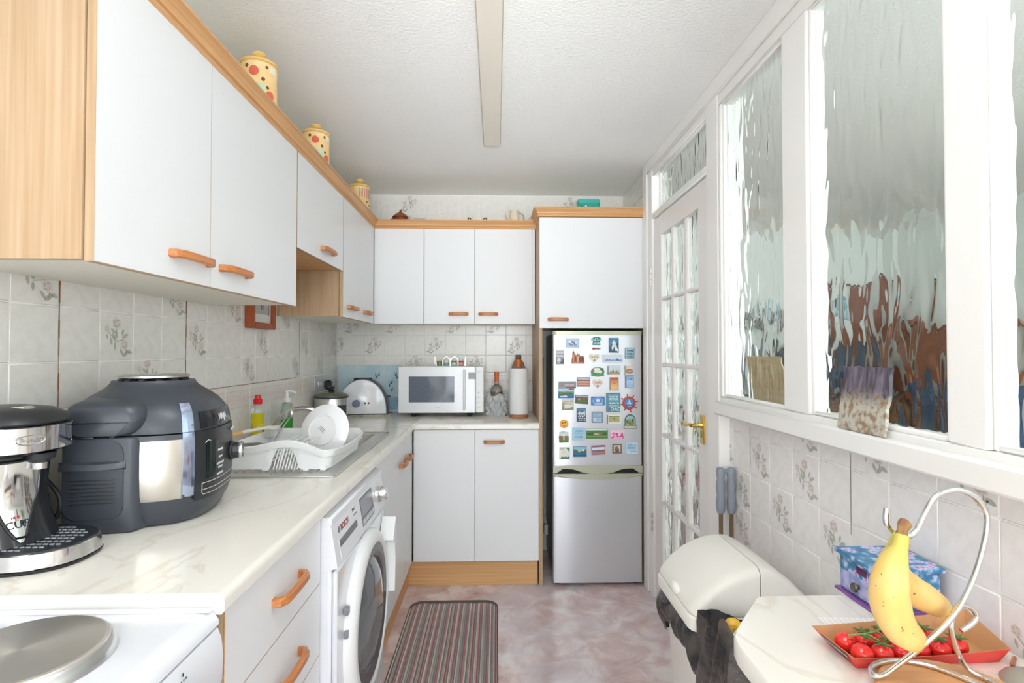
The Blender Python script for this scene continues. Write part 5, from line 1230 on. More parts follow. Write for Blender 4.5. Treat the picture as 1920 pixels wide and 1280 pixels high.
magnet('tall steel blue magnet with a white rider at the top right', (1141, 633, 1159.5, 661), '4f86a3', [('p', [(0.03, .4), (.3, .62), (.6, .5), (.97, .7), (.97, .03), (.03, .03)], '33576f'), ('e', .52, .62, .18, .16, 'eef3f5'), ('e', .55, .34, .28, .24, 'dfe9ee'), ('p', [(.40, .1), (.52, .42), (.62, .1)], '2e4453'), ('p', [(.60, .2), (.95, .05), (.90, .30)], 'f0f5f7'), ('e', .5, .80, .09, .06, 'c9d8df')])
bx = (1171.5, 651.7, 1189, 672.5); t_ = magnet('pale teal motto plaque magnet at the upper right edge', bx, '6fa3ae', [('r', .08, .06, .92, .94, 'a9cdd4'), ('t', .60, .88, 1, '24576a'), ('t', .30, .56, 2, '1f4f63'), ('t', .10, .26, 1, '24576a')], rot=.03)
magnet('grey stone coloured plaque magnet at the upper left edge', (1042, 657, 1058, 683), '8d929c', [('r', .06, .52, .94, .95, 'c9ccd3'), ('r', .08, .70, .92, .74, '73787f'), ('e', .35, .28, .22, .18, 'e0e2e6'), ('p', [(.5, .05), (.95, .05), (.95, .45), (.7, .30)], '5f646b'), ('t', .05, .24, 2, '4e535a')])
ch = [(0, 0), (1, 0), (1, .12), (.96, .5), (.86, .60), (.74, .52), (.64, .62), (.60, .80), (.52, .62), (.46, .84), (.38, .60), (.28, .70), (.24, .78), (.14, 1), (.08, .78), (.06, .45), (.02, .30)]
magnet('brown church shaped magnet with pointed towers', (1071, 656, 1095.5, 682), '9c5a38', [('r', .04, .0, .98, .10, 'd9a08e'), ('p', [(.10, .12), (.10, .7), (.22, .7), (.22, .12)], 'c98a5c'), ('p', [(.44, .12), (.40, .55), (.58, .55), (.56, .12)], 'd8ab86'), ('e', .78, .36, .14, .18, '7a4126'), ('r', .26, .2, .34, .5, '5f3320'), ('r', .62, .2, .68, .46, '5f3320'), ('p', [(.09, .78), (.14, .98), (.21, .78)], '8a3b30')], ch)
bx = (1103.7, 661.5, 1123.4, 680.7); magnet('cream heart shaped magnet with brown wording above the sheep', bx, 'f1ecd6', [('t', .52, .72, 2, '8a7a5a'), ('e', .5, .28, .08, .09, '6e5f48')], 'heart')
magnet('long white magnet with a blue city skyline', (1129, 665, 1166.6, 679.6), 'e6eef6', [('j', .20, .42, .18, 22, '4d79b4'), ('j', .20, .32, .10, 16, '7fa3cf'), ('r', .04, .12, .12, .5, 'c9d8e6')])
magnet('round ended magnet of a white sheep lying on green grass', (1107, 688, 1132.7, 706), '2f7d3c', [('e', .46, .64, .32, .28, 'f3efe6'), ('e', .62, .50, .22, .22, 'eeeadf'), ('e', .16, .60, .12, .16, '8a7a76'), ('j', .04, .30, .10, 12, '3f9a48'), ('e', .80, .78, .14, .12, '256b33')], [(.5 + .5 * math.cos(2 * PI * k / 26) * (1 - .06 * (k % 2)), .48 + .5 * math.sin(2 * PI * k / 26)) for k in range(26)])
magnet('white card magnet with standing figures in yellow grass', (1137.6, 685.6, 1163, 702.6), 'dfe8ec', [('j', .05, .26, .05, 14, 'c2a544'), ('r', .03, .04, .10, .96, '6c6f70')] + [('p', [(.2 + .115 * k, .22), (.235 + .115 * k, .5 + .10 * (k % 3)), (.275 + .115 * k, .22)], '5b4f38') for k in range(6)])
magnet('cream magnet with a brown sketched hedgehog', (1170.4, 685.6, 1187.4, 703.7), 'e8dfd4', [('e', .52, .42, .40, .26, 'b58a64'), ('e', .56, .42, .28, .17, 'd6b595'), ('t', .25, .62, 3, '7a5236'), ('r', .02, .04, .08, .98, '6f5a4a')])
magnet('sunset beach postcard magnet left of the pink heart', (1081, 707.5, 1106, 725), '8f7f80', [('r', .05, .70, .95, .93, 'c9c6cc'), ('j', .58, .72, .05, 9, '6a5a58'), ('r', .05, .44, .95, .60, 'e8b49a'), ('r', .05, .26, .95, .44, 'b87f72'), ('p', [(.05, .26), (.6, .34), (.95, .26), (.95, .06), (.05, .06)], 'd39a82'), ('r', .05, .06, .95, .14, '6f5354')])
bx = (1109.7, 710, 1129.4, 729); magnet('pale pink heart shaped magnet with brown wording', bx, 'efdcd2', [('t', .52, .72, 2, 'a0605a'), ('e', .52, .26, .09, .10, '5f5848')], 'heart')
magnet('tall orange sunset magnet with a red top', (1142.5, 707.5, 1159, 732), '8e8a6c', [('r', .10, .78, .92, .97, 'c2584c'), ('r', .10, .56, .92, .78, 'd98a5a'), ('r', .10, .30, .92, .56, 'e9b06a'), ('r', .10, .04, .92, .30, 'e6c489'), ('r', .30, .52, .72, .55, '9a5a44')])
magnet('tall magnet of a blue sky over pale cloud', (1171.5, 704, 1187.4, 728), '5d7596', [('r', .14, .62, .96, .97, '8db6e0'), ('r', .14, .36, .96, .62, 'b7d2ec'), ('r', .14, .04, .96, .36, 'a9c4e2'), ('p', [(.4, .68), (.7, .74), (.9, .70), (.7, .66)], '4b72ae'), ('e', .5, .45, .10, .06, 'e6b6a0')])
magnet('wide grey palace magnet with a red strip beneath', (1046.8, 715, 1079.6, 728.5), '9aa0a6', [('r', .03, .30, .97, .75, '7d8086'), ('j', .30, .78, .10, 12, '8f9196'), ('r', .40, .06, .97, .26, 'b0433f'), ('e', .2, .4, .10, .14, 'c77a70')] + [('r', .36 + .06 * k, .34, .39 + .06 * k, .66, 'd2d4d6') for k in range(9)])
magnet('coastal view magnet with green hills and deep blue sea', (1046, 728, 1076, 747.2), '5f93c8', [('r', .03, .68, .97, .96, 'bcd6ec'), ('j', .34, .62, .08, 10, '5d7f4a'), ('j', .30, .48, .05, 10, '3f6638'), ('r', .03, .04, .97, .28, '2f67b4'), ('p', [(.1, .22), (.5, .30), (.6, .16), (.12, .12)], 'dfe9f4'), ('r', .66, .86, .97, .96, 'b0433f')])
magnet('tilted brown and green village magnet right of the coastal view', (1077.8, 741, 1102.2, 757.4), '6d6653', [('r', .04, .78, .96, .95, 'a9b8c0'), ('j', .30, .70, .12, 12, '7c5a44'), ('j', .06, .44, .10, 12, '4f6a3c'), ('e', .3, .5, .08, .12, 'c7a48a'), ('e', .66, .56, .10, .12, 'a05a48')], rot=.07)
magnet('blue magnet with a pale oval medallion in the middle', (1107.5, 744, 1133, 760.6), '3f74b4', [('r', .05, .06, .95, .94, '4a86c6'), ('e', .5, .52, .40, .38, '8fb9e2'), ('e', .5, .54, .33, .30, '5a92cf'), ('e', .5, .56, .14, .18, 'e8f0f6'), ('t', .10, .26, 1, 'dfeaf5')])
bx = (1135.6, 737, 1162, 772.5); t_ = magnet('large teal verse plaque magnet with red and white wording', bx, '3f7f93', [('r', .05, .03, .95, .97, '5597a9'), ('t', .78, .92, 2, 'e2eff2'), ('t', .54, .76, 3, 'd4e8ec'), ('t', .40, .52, 1, 'e8f2f4'), ('t', .28, .36, 1, 'cfe4ea')])
words(t_, 'DAD', .028, .68, .14, bx, 'f4f0ea'); words(t_, 'MY', .014, .27, .14, bx, 'd0564a')
# ship's wheel
t_ = thing('fridge_magnet', 'red ship wheel magnet with a white sailing boat on blue', 'magnet', (fx_(1178.7), FY, fz_(756.3)), group='magnets on the fridge door')
b_ = B().lathe([(.026, 0), (.038, 0), (.038, -.004), (.026, -.005)], (0, 0, 0), 28, 'y', caps=False)
for k in range(8):
    a = 2 * PI * k / 8 + .2; b_.tube([(.036 * math.cos(a), -.0022, .036 * math.sin(a)), (.043 * math.cos(a), -.0024, .043 * math.sin(a)), (.051 * math.cos(a), -.0024, .051 * math.sin(a))], [.0032, .0022, .0040], 6)
b_.build('wheel', mat('wheel_red', 'b0483c', .4), t_, world=False)
b_ = B().lathe([(0, -.0002), (.0275, -.0002), (.0275, -.0034), (.0, -.0035)], (0, 0, 0), 26, 'y', 0, caps=False)
for L, c in (([(-.022, -.008), (.022, -.008), (.016, -.020), (-.016, -.020)], 2), ([(-.004, -.006), (-.004, .018), (-.013, -.006)], 1), ([(-.001, -.006), (-.001, .022), (.012, -.006)], 1), ([(-.014, -.008), (.013, -.008), (.009, -.013), (-.010, -.013)], 1), ([(-.010, -.015), (.012, -.015), (.012, -.018), (-.010, -.018)], 3)):
    b_.add([(x, -.0040 - .0002 * c, z) for x, z in L], [tuple(range(len(L)))], c)
b_.build('picture', [mat('mg_3f8fd0', '3f8fd0', .35), mat('mg_f2f2ea', 'f2f2ea', .35), mat('mg_2f63ae', '2f63ae', .35), mat('mg_e0d0a8', 'e0d0a8', .35)], t_, world=False, fixn=False)
magnet('cream magnet with a grey pencil sketch below the coastal view', (1052.5, 748.6, 1075.6, 769), 'd3d1c2', [('e', .52, .55, .38, .38, 'e6e4d8'), ('t', .48, .82, 4, '8d8b7c'), ('e', .14, .45, .10, .30, 'a9a794'), ('j', .03, .22, .12, 14, '93917e')])
magnet('navy calendar magnet with white numbers', (1080.6, 765.6, 1097.5, 791), '2f5270', [('p', [(.06, .58), (.3, .78), (.5, .70), (.94, .80), (.94, .56)], 'c3d3dc'), ('r', .06, .80, .94, .96, '5a86a6')] + [('r', .22 + .19 * i - .05 * (j == 2), .08 + .13 * j, .34 + .19 * i - .05 * (j == 2), .16 + .13 * j, 'eef2f4') for i in range(4) for j in range(4)])
magnet('grey blue card magnet with a white round emblem', (1108.7, 772.5, 1129.4, 793), '5f7f9e', [('r', .05, .05, .95, .95, '8ba4bd'), ('e', .26, .30, .14, .14, 'f0f3f5'), ('e', .28, .30, .06, .06, '4f6f8e'), ('t', .56, .86, 3, 'c9d6e2'), ('t', .10, .42, 3, 'dde6ee')])
magnet('white framed magnet with an olive year planner grid', (1137.5, 777.5, 1163.7, 795.6), 'eef0e2', [('r', .10, .20, .88, .86, 'b3b077'), ('r', .10, .78, .88, .86, '6f7f58'), ('r', .0, .05, .06, .95, '5f7f4a'), ('e', .5, .56, .06, .08, '7a4a30')] + [('r', .13 + .1 * k, .22, .14 + .1 * k, .74, 'd6d3ac') for k in range(8)] + [('r', .10, .30 + .12 * k, .88, .315 + .12 * k, 'd6d3ac') for k in range(4)])
magnet('arched green woodland magnet with a cream name scroll', (1168.7, 777.5, 1192.5, 804.4), '3f5a45', [('p', [(.14, .28), (.86, .28)] + [(.5 + .36 * math.cos(PI * k / 12), .55 + .38 * math.sin(PI * k / 12)) for k in range(13)], '9fc6d6'), ('e', .30, .50, .14, .16, '4f8a44'), ('e', .62, .42, .20, .14, '6aa04c'), ('e', .46, .52, .10, .20, 'b88a3c'), ('e', .70, .60, .10, .10, '3f7a3c'), ('r', .40, .28, .52, .46, 'a0522f'), ('r', .04, .04, .96, .20, 'e9e0c8'), ('t', .07, .17, 1, '5a4a34')], 'arch')
magnet('round orange smiling face magnet at the left of the fridge', (1048.8, 786.8, 1065.2, 803.2), 'f0a030', [('e', .5, .5, .43, .43, 'f6b648'), ('e', .36, .60, .06, .09, '4a3018'), ('e', .62, .68, .06, .09, '4a3018'), ('p', [(.25, .38), (.4, .24), (.58, .22), (.75, .34), (.58, .28), (.4, .30)], '7a4a18')], 'circle')
magnet('small landscape magnet with a white post on brown moorland', (1047, 809, 1066, 830.6), '7f8f78', [('r', .05, .62, .95, .95, 'cfdfe6'), ('e', .45, .74, .38, .14, 'dfe8ea'), ('j', .05, .58, .06, 10, '8a6f44'), ('j', .04, .28, .06, 10, '5d7f42'), ('r', .46, .24, .55, .72, 'f2f2ee')], [(.08, 0), (.95, .06), (1, .4), (.92, .8), (.7, .96), (.4, 1), (.12, .88), (0, .5)])
magnet('pale blue square verse magnet in the middle left', (1072.5, 802.5, 1095.6, 825.6), '9cc8e2', [('r', .05, .05, .95, .95, 'b3d8ec'), ('t', .14, .86, 6, '6aa2c6')])
magnet('wide green valley postcard magnet', (1097.5, 804, 1138.7, 822.5), '6f8f5a', [('r', .02, .82, .98, .97, 'dbe8ea'), ('j', .46, .78, .06, 12, '4f7a44'), ('j', .30, .56, .06, 16, '3a6236'), ('e', .5, .45, .16, .10, 'c7b79a'), ('e', .66, .48, .10, .08, 'a8744f'), ('r', .02, .03, .98, .30, '6f9a4c'), ('r', .02, .03, .98, .14, '4a7a3a')])
magnet('bright pink and white magnet with sketched figures', (1143.7, 807, 1169, 823.7), 'f2d2e2', [('j', .08, .36, .14, 10, 'd9579a'), ('e', .22, .6, .12, .16, 'e07fb2'), ('e', .46, .56, .10, .14, 'cf3f8a'), ('p', [(.7, .3), (.86, .9), (.94, .34)], 'd04a90'), ('t', .08, .24, 1, 'f8eef4')])
magnet('cream magnet with dark green leaves at the lower left', (1048, 839, 1068, 861), 'e9ebe0', [('j', .03, .16, .10, 10, '3f6f52'), ('p', [(.6, .96), (.96, .96), (.96, .55), (.82, .78)], '4a8a6a'), ('e', .42, .60, .22, .18, 'f2dcd4'), ('r', .06, .86, .5, .9, '6f9a80')])
magnet('blue and green castle by a lake magnet', (1074, 837.5, 1099, 857), '3f7fae', [('r', .04, .70, .96, .95, '8fc2de'), ('j', .42, .72, .12, 12, '3f7048'), ('e', .46, .60, .12, .14, 'd2b08a'), ('e', .72, .66, .12, .10, 'e6eef2'), ('r', .04, .05, .96, .42, '2f6f9a'), ('j', .05, .22, .08, 10, '2a5a6a')])
magnet('tilted mauve framed landscape magnet near the bottom', (1108, 835.6, 1133.7, 853), 'a06a80', [('r', .05, .10, .95, .80, 'dfe6ee'), ('j', .34, .50, .05, 8, '5a6a86'), ('r', .05, .10, .95, .36, 'b07a72'), ('p', [(.6, .36), (.78, .56), (.95, .50), (.95, .36)], '9a5a4a'), ('t', .84, .95, 1, '7a3f58')], rot=-.05)
magnet('small square brown framed magnet near the bottom right', (1147.5, 833, 1164.4, 850.6), '6f5a4f', [('r', .12, .12, .88, .88, 'cdbfae'), ('e', .46, .46, .26, .28, '7a6a5c'), ('r', .30, .14, .70, .34, '5f5148'), ('r', .62, .5, .80, .84, 'ddd3c4')])
magnet('pale blue and white note magnet in the bottom right corner', (1172.5, 830, 1195, 852.5), 'cfe2ee', [('r', .04, .08, .48, .94, 'a9d2ea'), ('e', .28, .30, .20, .20, 'cdeaf6'), ('t', .18, .88, 6, '7fa8c6')], rot=-.03)

# ================================================================== right hand side
# ---- drop table with marbled top
t = thing('side_table', 'small cream marbled table top with a cut corner along the right wall', 'table', (0.66, 0.65, 0.0))
corner = [(.892, .12), (.892, 1.150), (.570, 1.150), (.556, 1.147), (.545, 1.138), (.446, 1.012), (.434, .990), (.428, .960), (.427, .93), (.427, .12)]
b_ = B().loft([[(x, y, .785) for x, y in corner], [(x, y, .788) for x, y in corner], [(x, y, .816) for x, y in corner], [(.66 + (x - .66) * .988, .65 + (y - .65) * .995, .820) for x, y in corner]]); b_.build('top', M_marble, t)
for x, y in ((.470, .95), (.860, 1.10), (.470, .20), (.860, .20)):
    B().box(x - .016, x + .016, y - .016, y + .016, .001, .7845, b=.003).build('leg', M_white, t)
b_ = B().box(.470, .860, .94, .955, .70, .784, b=.002).box(.462, .477, .22, .935, .70, .784, b=.002); b_.build('apron', mat('brown_apron', '7a5b49', .5), t)

# ---- floral box
t = thing('floral_box', 'small box covered in purple and blue flowers with a drawer knob against the wall', 'box', (0.815, 1.115, 0.8205))
m_fl = mat('floral_paper', '3f6f96', .4); nt = m_fl.node_tree; bs = nt.nodes['Principled BSDF']
tc = nt.nodes.new('ShaderNodeTexCoord'); vo = nt.nodes.new('ShaderNodeTexVoronoi'); vo.inputs['Scale'].default_value = 46; nt.links.new(tc.outputs['Object'], vo.inputs['Vector'])
r1 = nt.nodes.new('ShaderNodeValToRGB'); e = r1.color_ramp.elements; e[0].position = 0.0; e[0].color = rgb('a8489a'); e[1].position = 1.0; e[1].color = rgb('2f5f8a')
for p_, c_ in ((.20, 'c07cc4'), (.34, 'dcd6ee'), (.46, '8fb0d2'), (.60, '3f7fa6')): q = e.new(p_); q.color = rgb(c_)
nz = nt.nodes.new('ShaderNodeTexNoise'); nz.inputs['Scale'].default_value = 120; nz.inputs['Detail'].default_value = 3; nt.links.new(tc.outputs['Object'], nz.inputs['Vector'])
ad = nt.nodes.new('ShaderNodeMath'); ad.operation = 'MULTIPLY_ADD'; ad.inputs[1].default_value = .55; nt.links.new(nz.outputs['Fac'], ad.inputs[0])
sb = nt.nodes.new('ShaderNodeMath'); sb.operation = 'ADD'; sb.inputs[1].default_value = -.24; nt.links.new(vo.outputs['Distance'], sb.inputs[0]); nt.links.new(sb.outputs[0], ad.inputs[2]); nt.links.new(ad.outputs[0], r1.inputs[0]); nt.links.new(r1.outputs[0], bs.inputs['Base Color'])
FX0, FX1, FY0, FY1, FZ = .755, .882, 1.062, 1.180, .8205
B().box(FX0, FX1, FY0, FY1, FZ + .006, FZ + .080, b=.001).build('body', m_fl, t)
m_pu = mat('purple_edge', '7a4a92', .4)
B().box(FX0 - .010, FX1 + .006, FY0 - .006, FY1 + .006, FZ, FZ + .0058, b=.001).build('base_board', m_pu, t)
B().box(FX0 - .010, FX1 + .006, FY0 - .006, FY1 + .006, FZ + .0803, FZ + .090, b=.001).build('lid', m_fl, t)
dd = B().box(FX0 - .003, FX0 + .004, FY0 + .006, FY1 - .006, FZ + .010, FZ + .048, b=.0006).build('drawer', mat('pale_floral', 'b9b3dc', .4, noise=('7f8fc0', (60, 60, 60), .4, .6)), t)
B().lathe([(.0045, 0), (.005, -.004), (.010, -.009), (.009, -.013), (.0, -.0135)], (FX0 - .003, 1.115, FZ + .030), 16, 'x').build('knob', mat('antique_brass', '6f6a58', .35, .8), dd)
B().box(FX0 - .0012, FX0 + .004, 1.095, 1.125, FZ + .056, FZ + .070).build('slot', mat('plum_slot', '5a2148', .6), t)

# ---- notepad, tomato punnet
t = thing('lined_card', 'white lined card lying on the table behind the tomatoes', 'paper', (0.67, 1.02, .8203), math.radians(-4))
B().box(-.045, .075, -.028, .030, 0, .0012).build('card', M_paper, t, world=False)
b_ = B()
for k in range(11): b_.add([(-.040 + .0105 * k, -.026, .00135), (-.0390 + .0105 * k, -.026, .00135), (-.0390 + .0105 * k, .028, .00135), (-.040 + .0105 * k, .028, .00135)], [(0, 1, 2, 3)])
b_.build('ruled_lines', mat('grey_rule', 'c3c6cc', .7), t, world=False, fixn=False)
t = thing('tomato_tray', 'red card tray with brown inside holding tomatoes on the table', 'tray', (0.71, 0.925, .8203))
bot = [(.592, .884), (.842, .895), (.846, .968), (.590, .958)]; top = [(.577, .868, .845), (.852, .884, .848), (.864, .985, .866), (.566, .968, .848)]
rim = lambda i, u: None
def side(i):
    j = (i + 1) % 4; return (bot[i], bot[j], top[i], top[j])
b_ = B(); wl_ = .0008
outb = [(x, y, .8206) for x, y in bot]; inb = [(.71 + (x - .71) * .99, .925 + (y - .925) * .98, .8220) for x, y in bot]
def edge_pts(i, n=8):
    a, c = Vector(top[i]), Vector(top[(i + 1) % 4]); out = []
    for k in range(n):
        p = a + (c - a) * (k / n)
        if i in (0, 2): p.z -= .004 * math.sin(PI * k / n)
        out.append(p)
    return out
def bot_pts(i, B4, n=8):
    a, c = Vector(B4[i]), Vector(B4[(i + 1) % 4]); return [a + (c - a) * (k / n) for k in range(n)]
O0 = sum([bot_pts(i, outb) for i in range(4)], []); O1 = sum([edge_pts(i) for i in range(4)], [])
I1 = [Vector((.71 + (p.x - .71) * .992, .925 + (p.y - .925) * .984, p.z + .0002)) for p in O1]; I0 = sum([bot_pts(i, inb) for i in range(4)], [])
b_.loft([O0, O1], 0, True, False); b_.loft([O1, I1], 1, False, False); b_.loft([I1, I0], 1, False, True)
tr_ = b_.build('tray', [mat('tray_red', 'e0473f', .45), mat('tray_brown', 'b98a60', .6)], t, fixn=False)
lp = [Vector(top[3]) * (1 - u) + Vector(top[0]) * u for u in (.16, .84)]; lb = [Vector(outb[3]) * (1 - u) + Vector(outb[0]) * u for u in (.16, .84)]
q_ = [lp[0] * .86 + lb[0] * .14, lp[1] * .86 + lb[1] * .14, lp[1] * .2 + lb[1] * .8, lp[0] * .2 + lb[0] * .8]
nrm_ = (q_[1] - q_[0]).cross(q_[3] - q_[0]).normalized(); nrm_ = nrm_ if nrm_.x < 0 else -nrm_
B().add([tuple(p + nrm_ * .0006) for p in q_], [(0, 1, 2, 3)]).build('label', mat('dark_grey_label', '4a4f55', .5), tr_, fixn=False)
mid = sum(q_, Vector()) / 4 + nrm_ * .0011
lettering('VITTORIA', .0125, frame_m(mid, q_[1] - q_[0], q_[0] - q_[3]), M_wprint, tr_, depth=.0001)
m_tom = mat('tomato_skin', 'd8231f', .14, coat=.5); m_sep = mat('tomato_green', '4f6a34', .6)
def calyx(b_, c, r, tilt):
    for k in range(6):
        a = 2 * PI * k / 6 + .3; p0 = (c[0], c[1], c[2] + r * .98); p1 = (c[0] + r * .55 * math.cos(a), c[1] + r * .55 * math.sin(a), c[2] + r * .95); p2 = (c[0] + r * .95 * math.cos(a), c[1] + r * .95 * math.sin(a), c[2] + r * 1.02)
        b_.tube([p0, p1, p2], [.0022, .0020, .0006], 5)
proto = None
toms = [(.603, .930, 'red tomato in the back left corner of the tray', 0), (.607, .893, 'red tomato in the front left corner of the tray', 0), (.641, .893, 'red tomato second along the front of the tray, with vine stalk', 1), (.638, .934, 'red tomato second along the back of the tray under the vine', 1), (.676, .897, 'red tomato third along the front of the tray below the banana tip', 0), (.673, .938, 'red tomato third along the back of the tray behind the banana', 1), (.711, .905, 'red tomato in the middle of the tray under the steel wire', 0), (.711, .944, 'red tomato in the middle of the tray behind the banana tip', 0), (.747, .905, 'red tomato fifth along the front of the tray with green star stalk', 1), (.783, .912, 'red tomato at the right end of the front row with green star stalk', 1), (.750, .944, 'red tomato at the right end of the back row', 1)]
for x, y, lb_, cal in toms:
    r_ = .0170; t_ = thing('tomato', lb_, 'tomato', (x, y, .8222), group='vine tomatoes in the red tray')
    b_ = B().lathe([(.0, .0015)] + [(r_ * math.sin(PI * k / 12) * (1 + .03 * math.sin(PI * k / 12)), r_ * .95 - r_ * .95 * math.cos(PI * k / 12)) for k in range(1, 12)] + [(.0, r_ * 1.84)], (0, 0, 0), 22); b_.build('fruit', m_tom, t_, world=False)
    if cal: b_ = B(); calyx(b_, (0, 0, r_ * .95), r_, 0); b_.build('stalk', m_sep, t_, world=False)
vt = thing('tomato_vine', 'green vine stem lying across the tomatoes at the left of the tray', 'stem', (.63, .912, .855))
b_ = B().tube(spline([(.598, .915, .8575), (.620, .912, .861), (.640, .915, .862), (.664, .926, .862), (.690, .935, .8605)]), .0018, 6)
for p, q in (((.620, .912, .861), (.638, .895, .858)), ((.640, .915, .862), (.640, .932, .858)), ((.655, .922, .862), (.672, .936, .858)), ((.648, .918, .862), (.652, .902, .860))): b_.tube(spline([p, ((p[0] + q[0]) / 2, (p[1] + q[1]) / 2, p[2] + .001), q]), .0015, 5)
b_.build('stem', mat('vine_green', '6f8248', .6), vt)
b_ = B()
for c in ((.622, .907, .8585), (.652, .900, .8575), (.663, .930, .861)):
    for k in range(5):
        a = 2 * PI * k / 5; b_.tube([c, (c[0] + .006 * math.cos(a), c[1] + .006 * math.sin(a), c[2] + .002), (c[0] + .011 * math.cos(a), c[1] + .011 * math.sin(a), c[2])], [.0016, .0018, .0005], 5)
b_.build('sepals', m_sep, vt)

# ---- banana stand and bananas
t = thing('banana_stand', 'curly steel wire banana hanger on a round wooden base', 'banana stand', (0.672, 0.775, .8203))
b_ = B().lathe([(.104, 0), (.1075, .003), (.1075, .016), (.103, .020), (.0, .020)], (.672, .770, .8205), 48); b_.build('base', wood('beech', 'd7a270', 'c48d5a', 'x', .45, 60), t)
up = [(0.598, 1.100), (0.597, 1.077), (0.610, 1.063), (0.630, 1.057), (0.644, 1.065), (0.658, 1.091), (0.673, 1.115), (0.691, 1.124), (0.713, 1.126), (0.738, 1.115), (0.754, 1.093), (0.755, 1.068), (0.749, 1.039), (0.736, .999), (0.721, .967), (0.703, .939), (0.678, .913), (0.643, .884), (0.608, .859)]
main = [(x, .82, z) for x, z in up] + [(.588, .818, .848), (.578, .822, .8455), (.584, .840, .8450), (.604, .854, .8450), (.634, .862, .8450), (.664, .857, .8450), (.690, .840, .8450), (.710, .810, .8450), (.722, .78, .8450)]
b_ = B().tube(spline(main, 5), .0042, 10); b_.build('hook_wire', M_chrome, t)
cu = [(0.719, .908), (0.735, .917), (0.744, .929), (0.738, .941), (0.723, .948), (0.711, .941), (0.704, .924), (0.705, .900), (0.713, .876), (0.722, .858)]
b_ = B().tube(spline([(x, .828, z) for x, z in cu] + [(.731, .822, .8475), (.742, .800, .8452), (.735, .782, .845)], 5), .0040, 10); b_.build('curl_wire', M_chrome, t)
t = thing('banana_bunch', 'two ripe bananas hanging together from the steel hook', 'bananas', (0.607, 0.80, 1.06))
m_ban = mat('banana_skin', 'e6c27c', .5, noise=('d9a952', (22, 22, 14), .42, .75, 6))
nt = m_ban.node_tree; bs = nt.nodes['Principled BSDF']; tc = nt.nodes.new('ShaderNodeTexCoord')
n2 = nt.nodes.new('ShaderNodeTexNoise'); n2.inputs['Scale'].default_value = 120; n2.inputs['Detail'].default_value = 2; nt.links.new(tc.outputs['Object'], n2.inputs['Vector'])
rr = nt.nodes.new('ShaderNodeValToRGB'); rr.color_ramp.elements[0].position = .70; rr.color_ramp.elements[1].position = .76; nt.links.new(n2.outputs['Fac'], rr.inputs[0])
mx = nt.nodes.new('ShaderNodeMix'); mx.data_type = 'RGBA'; mx.inputs[7].default_value = rgb('7a4a20'); nt.links.new(rr.outputs[0], mx.inputs[0]); nt.links.new(bs.inputs['Base Color'].links[0].from_socket, mx.inputs[6])
sep = nt.nodes.new('ShaderNodeSeparateXYZ'); nt.links.new(tc.outputs['Object'], sep.inputs[0])
mr = nt.nodes.new('ShaderNodeMapRange'); mr.inputs['From Min'].default_value = -.045; mr.inputs['From Max'].default_value = -.004; nt.links.new(sep.outputs['Z'], mr.inputs['Value'])
m2 = nt.nodes.new('ShaderNodeMix'); m2.data_type = 'RGBA'; m2.inputs[7].default_value = rgb('c3b65a'); nt.links.new(mr.outputs[0], m2.inputs[0]); nt.links.new(mx.outputs[2], m2.inputs[6]); nt.links.new(m2.outputs[2], bs.inputs['Base Color'])
def banana(path, rad):
    P_ = spline(path, 6); n = len(P_); b_ = B(); R_ = []
    for i in range(n):
        u = i / (n - 1) * (len(rad) - 1); k = min(int(u), len(rad) - 2); R_.append(rad[k] + (rad[k + 1] - rad[k]) * (u - k))
    b_.tube(P_, R_, 15)
    for i in range(n):                      # five soft ridges
        for k in range(15):
            q = i * 15 + k; c = P_[i]; v = Vector(b_.v[q]); f = 1.0 + .05 * math.cos(5 * 2 * PI * k / 15 + .6); b_.v[q] = tuple(c + (v - c) * f)
    return b_
banana([(.607, .800, 1.066), (.600, .797, 1.046), (.588, .793, 1.026), (.579, .789, 1.000), (.577, .786, .974), (.583, .785, .950), (.596, .785, .930), (.612, .786, .919), (.623, .787, .914)], [.0085, .011, .0195, .0245, .0262, .0255, .0235, .0185, .0055]).build('banana', m_ban, t, ang=80)
banana([(.609, .806, 1.066), (.606, .816, 1.040), (.612, .832, 1.010), (.630, .846, .985), (.656, .856, .964), (.688, .862, .945), (.715, .864, .929), (.735, .866, .920)], [.008, .010, .018, .0225, .0235, .022, .017, .005]).build('banana', m_ban, t, ang=80)
b_ = B().tube(spline([(.604, .800, 1.052), (.608, .803, 1.066), (.613, .805, 1.078), (.619, .806, 1.083)]), [.011, .0105, .010, .0095, .009, .0085, .008, .0075, .007, .0075, .008, .0085, .0088, .009, .0092, .009, .0085, .008, .006], 9); b_.build('crown', mat('banana_stem', '7a5236', .7, noise=('a98a4a', (60, 60, 60), .4, .7)), t)
for pts in ([(.585, .7665, .945), (.592, .7625, .925), (.602, .7615, .908)],):
    pass

# ---- strainer with copper handle, cut off by the frame
t = thing('tea_strainer', 'round frosted dish with a thin copper handle at the near end of the table', 'strainer', (0.836, 0.835, .8203))
b_ = B().lathe([(.0, .012), (.020, .0125), (.034, .006), (.040, .0005), (.042, .0012), (.037, .008), (.022, .0155), (.0, .016)], (.838, .832, .8205), 32, caps=False); b_.build('dish', mat('frosted_dish', 'cfc9bb', .25, trans=.5), t)
B().tube([(.838, .866, .827), (.846, .876, .828), (.868, .895, .8265)], [.0045, .0035, .0035], 8).build('handle', mat('copper', 'c98a6a', .3, .9), t)

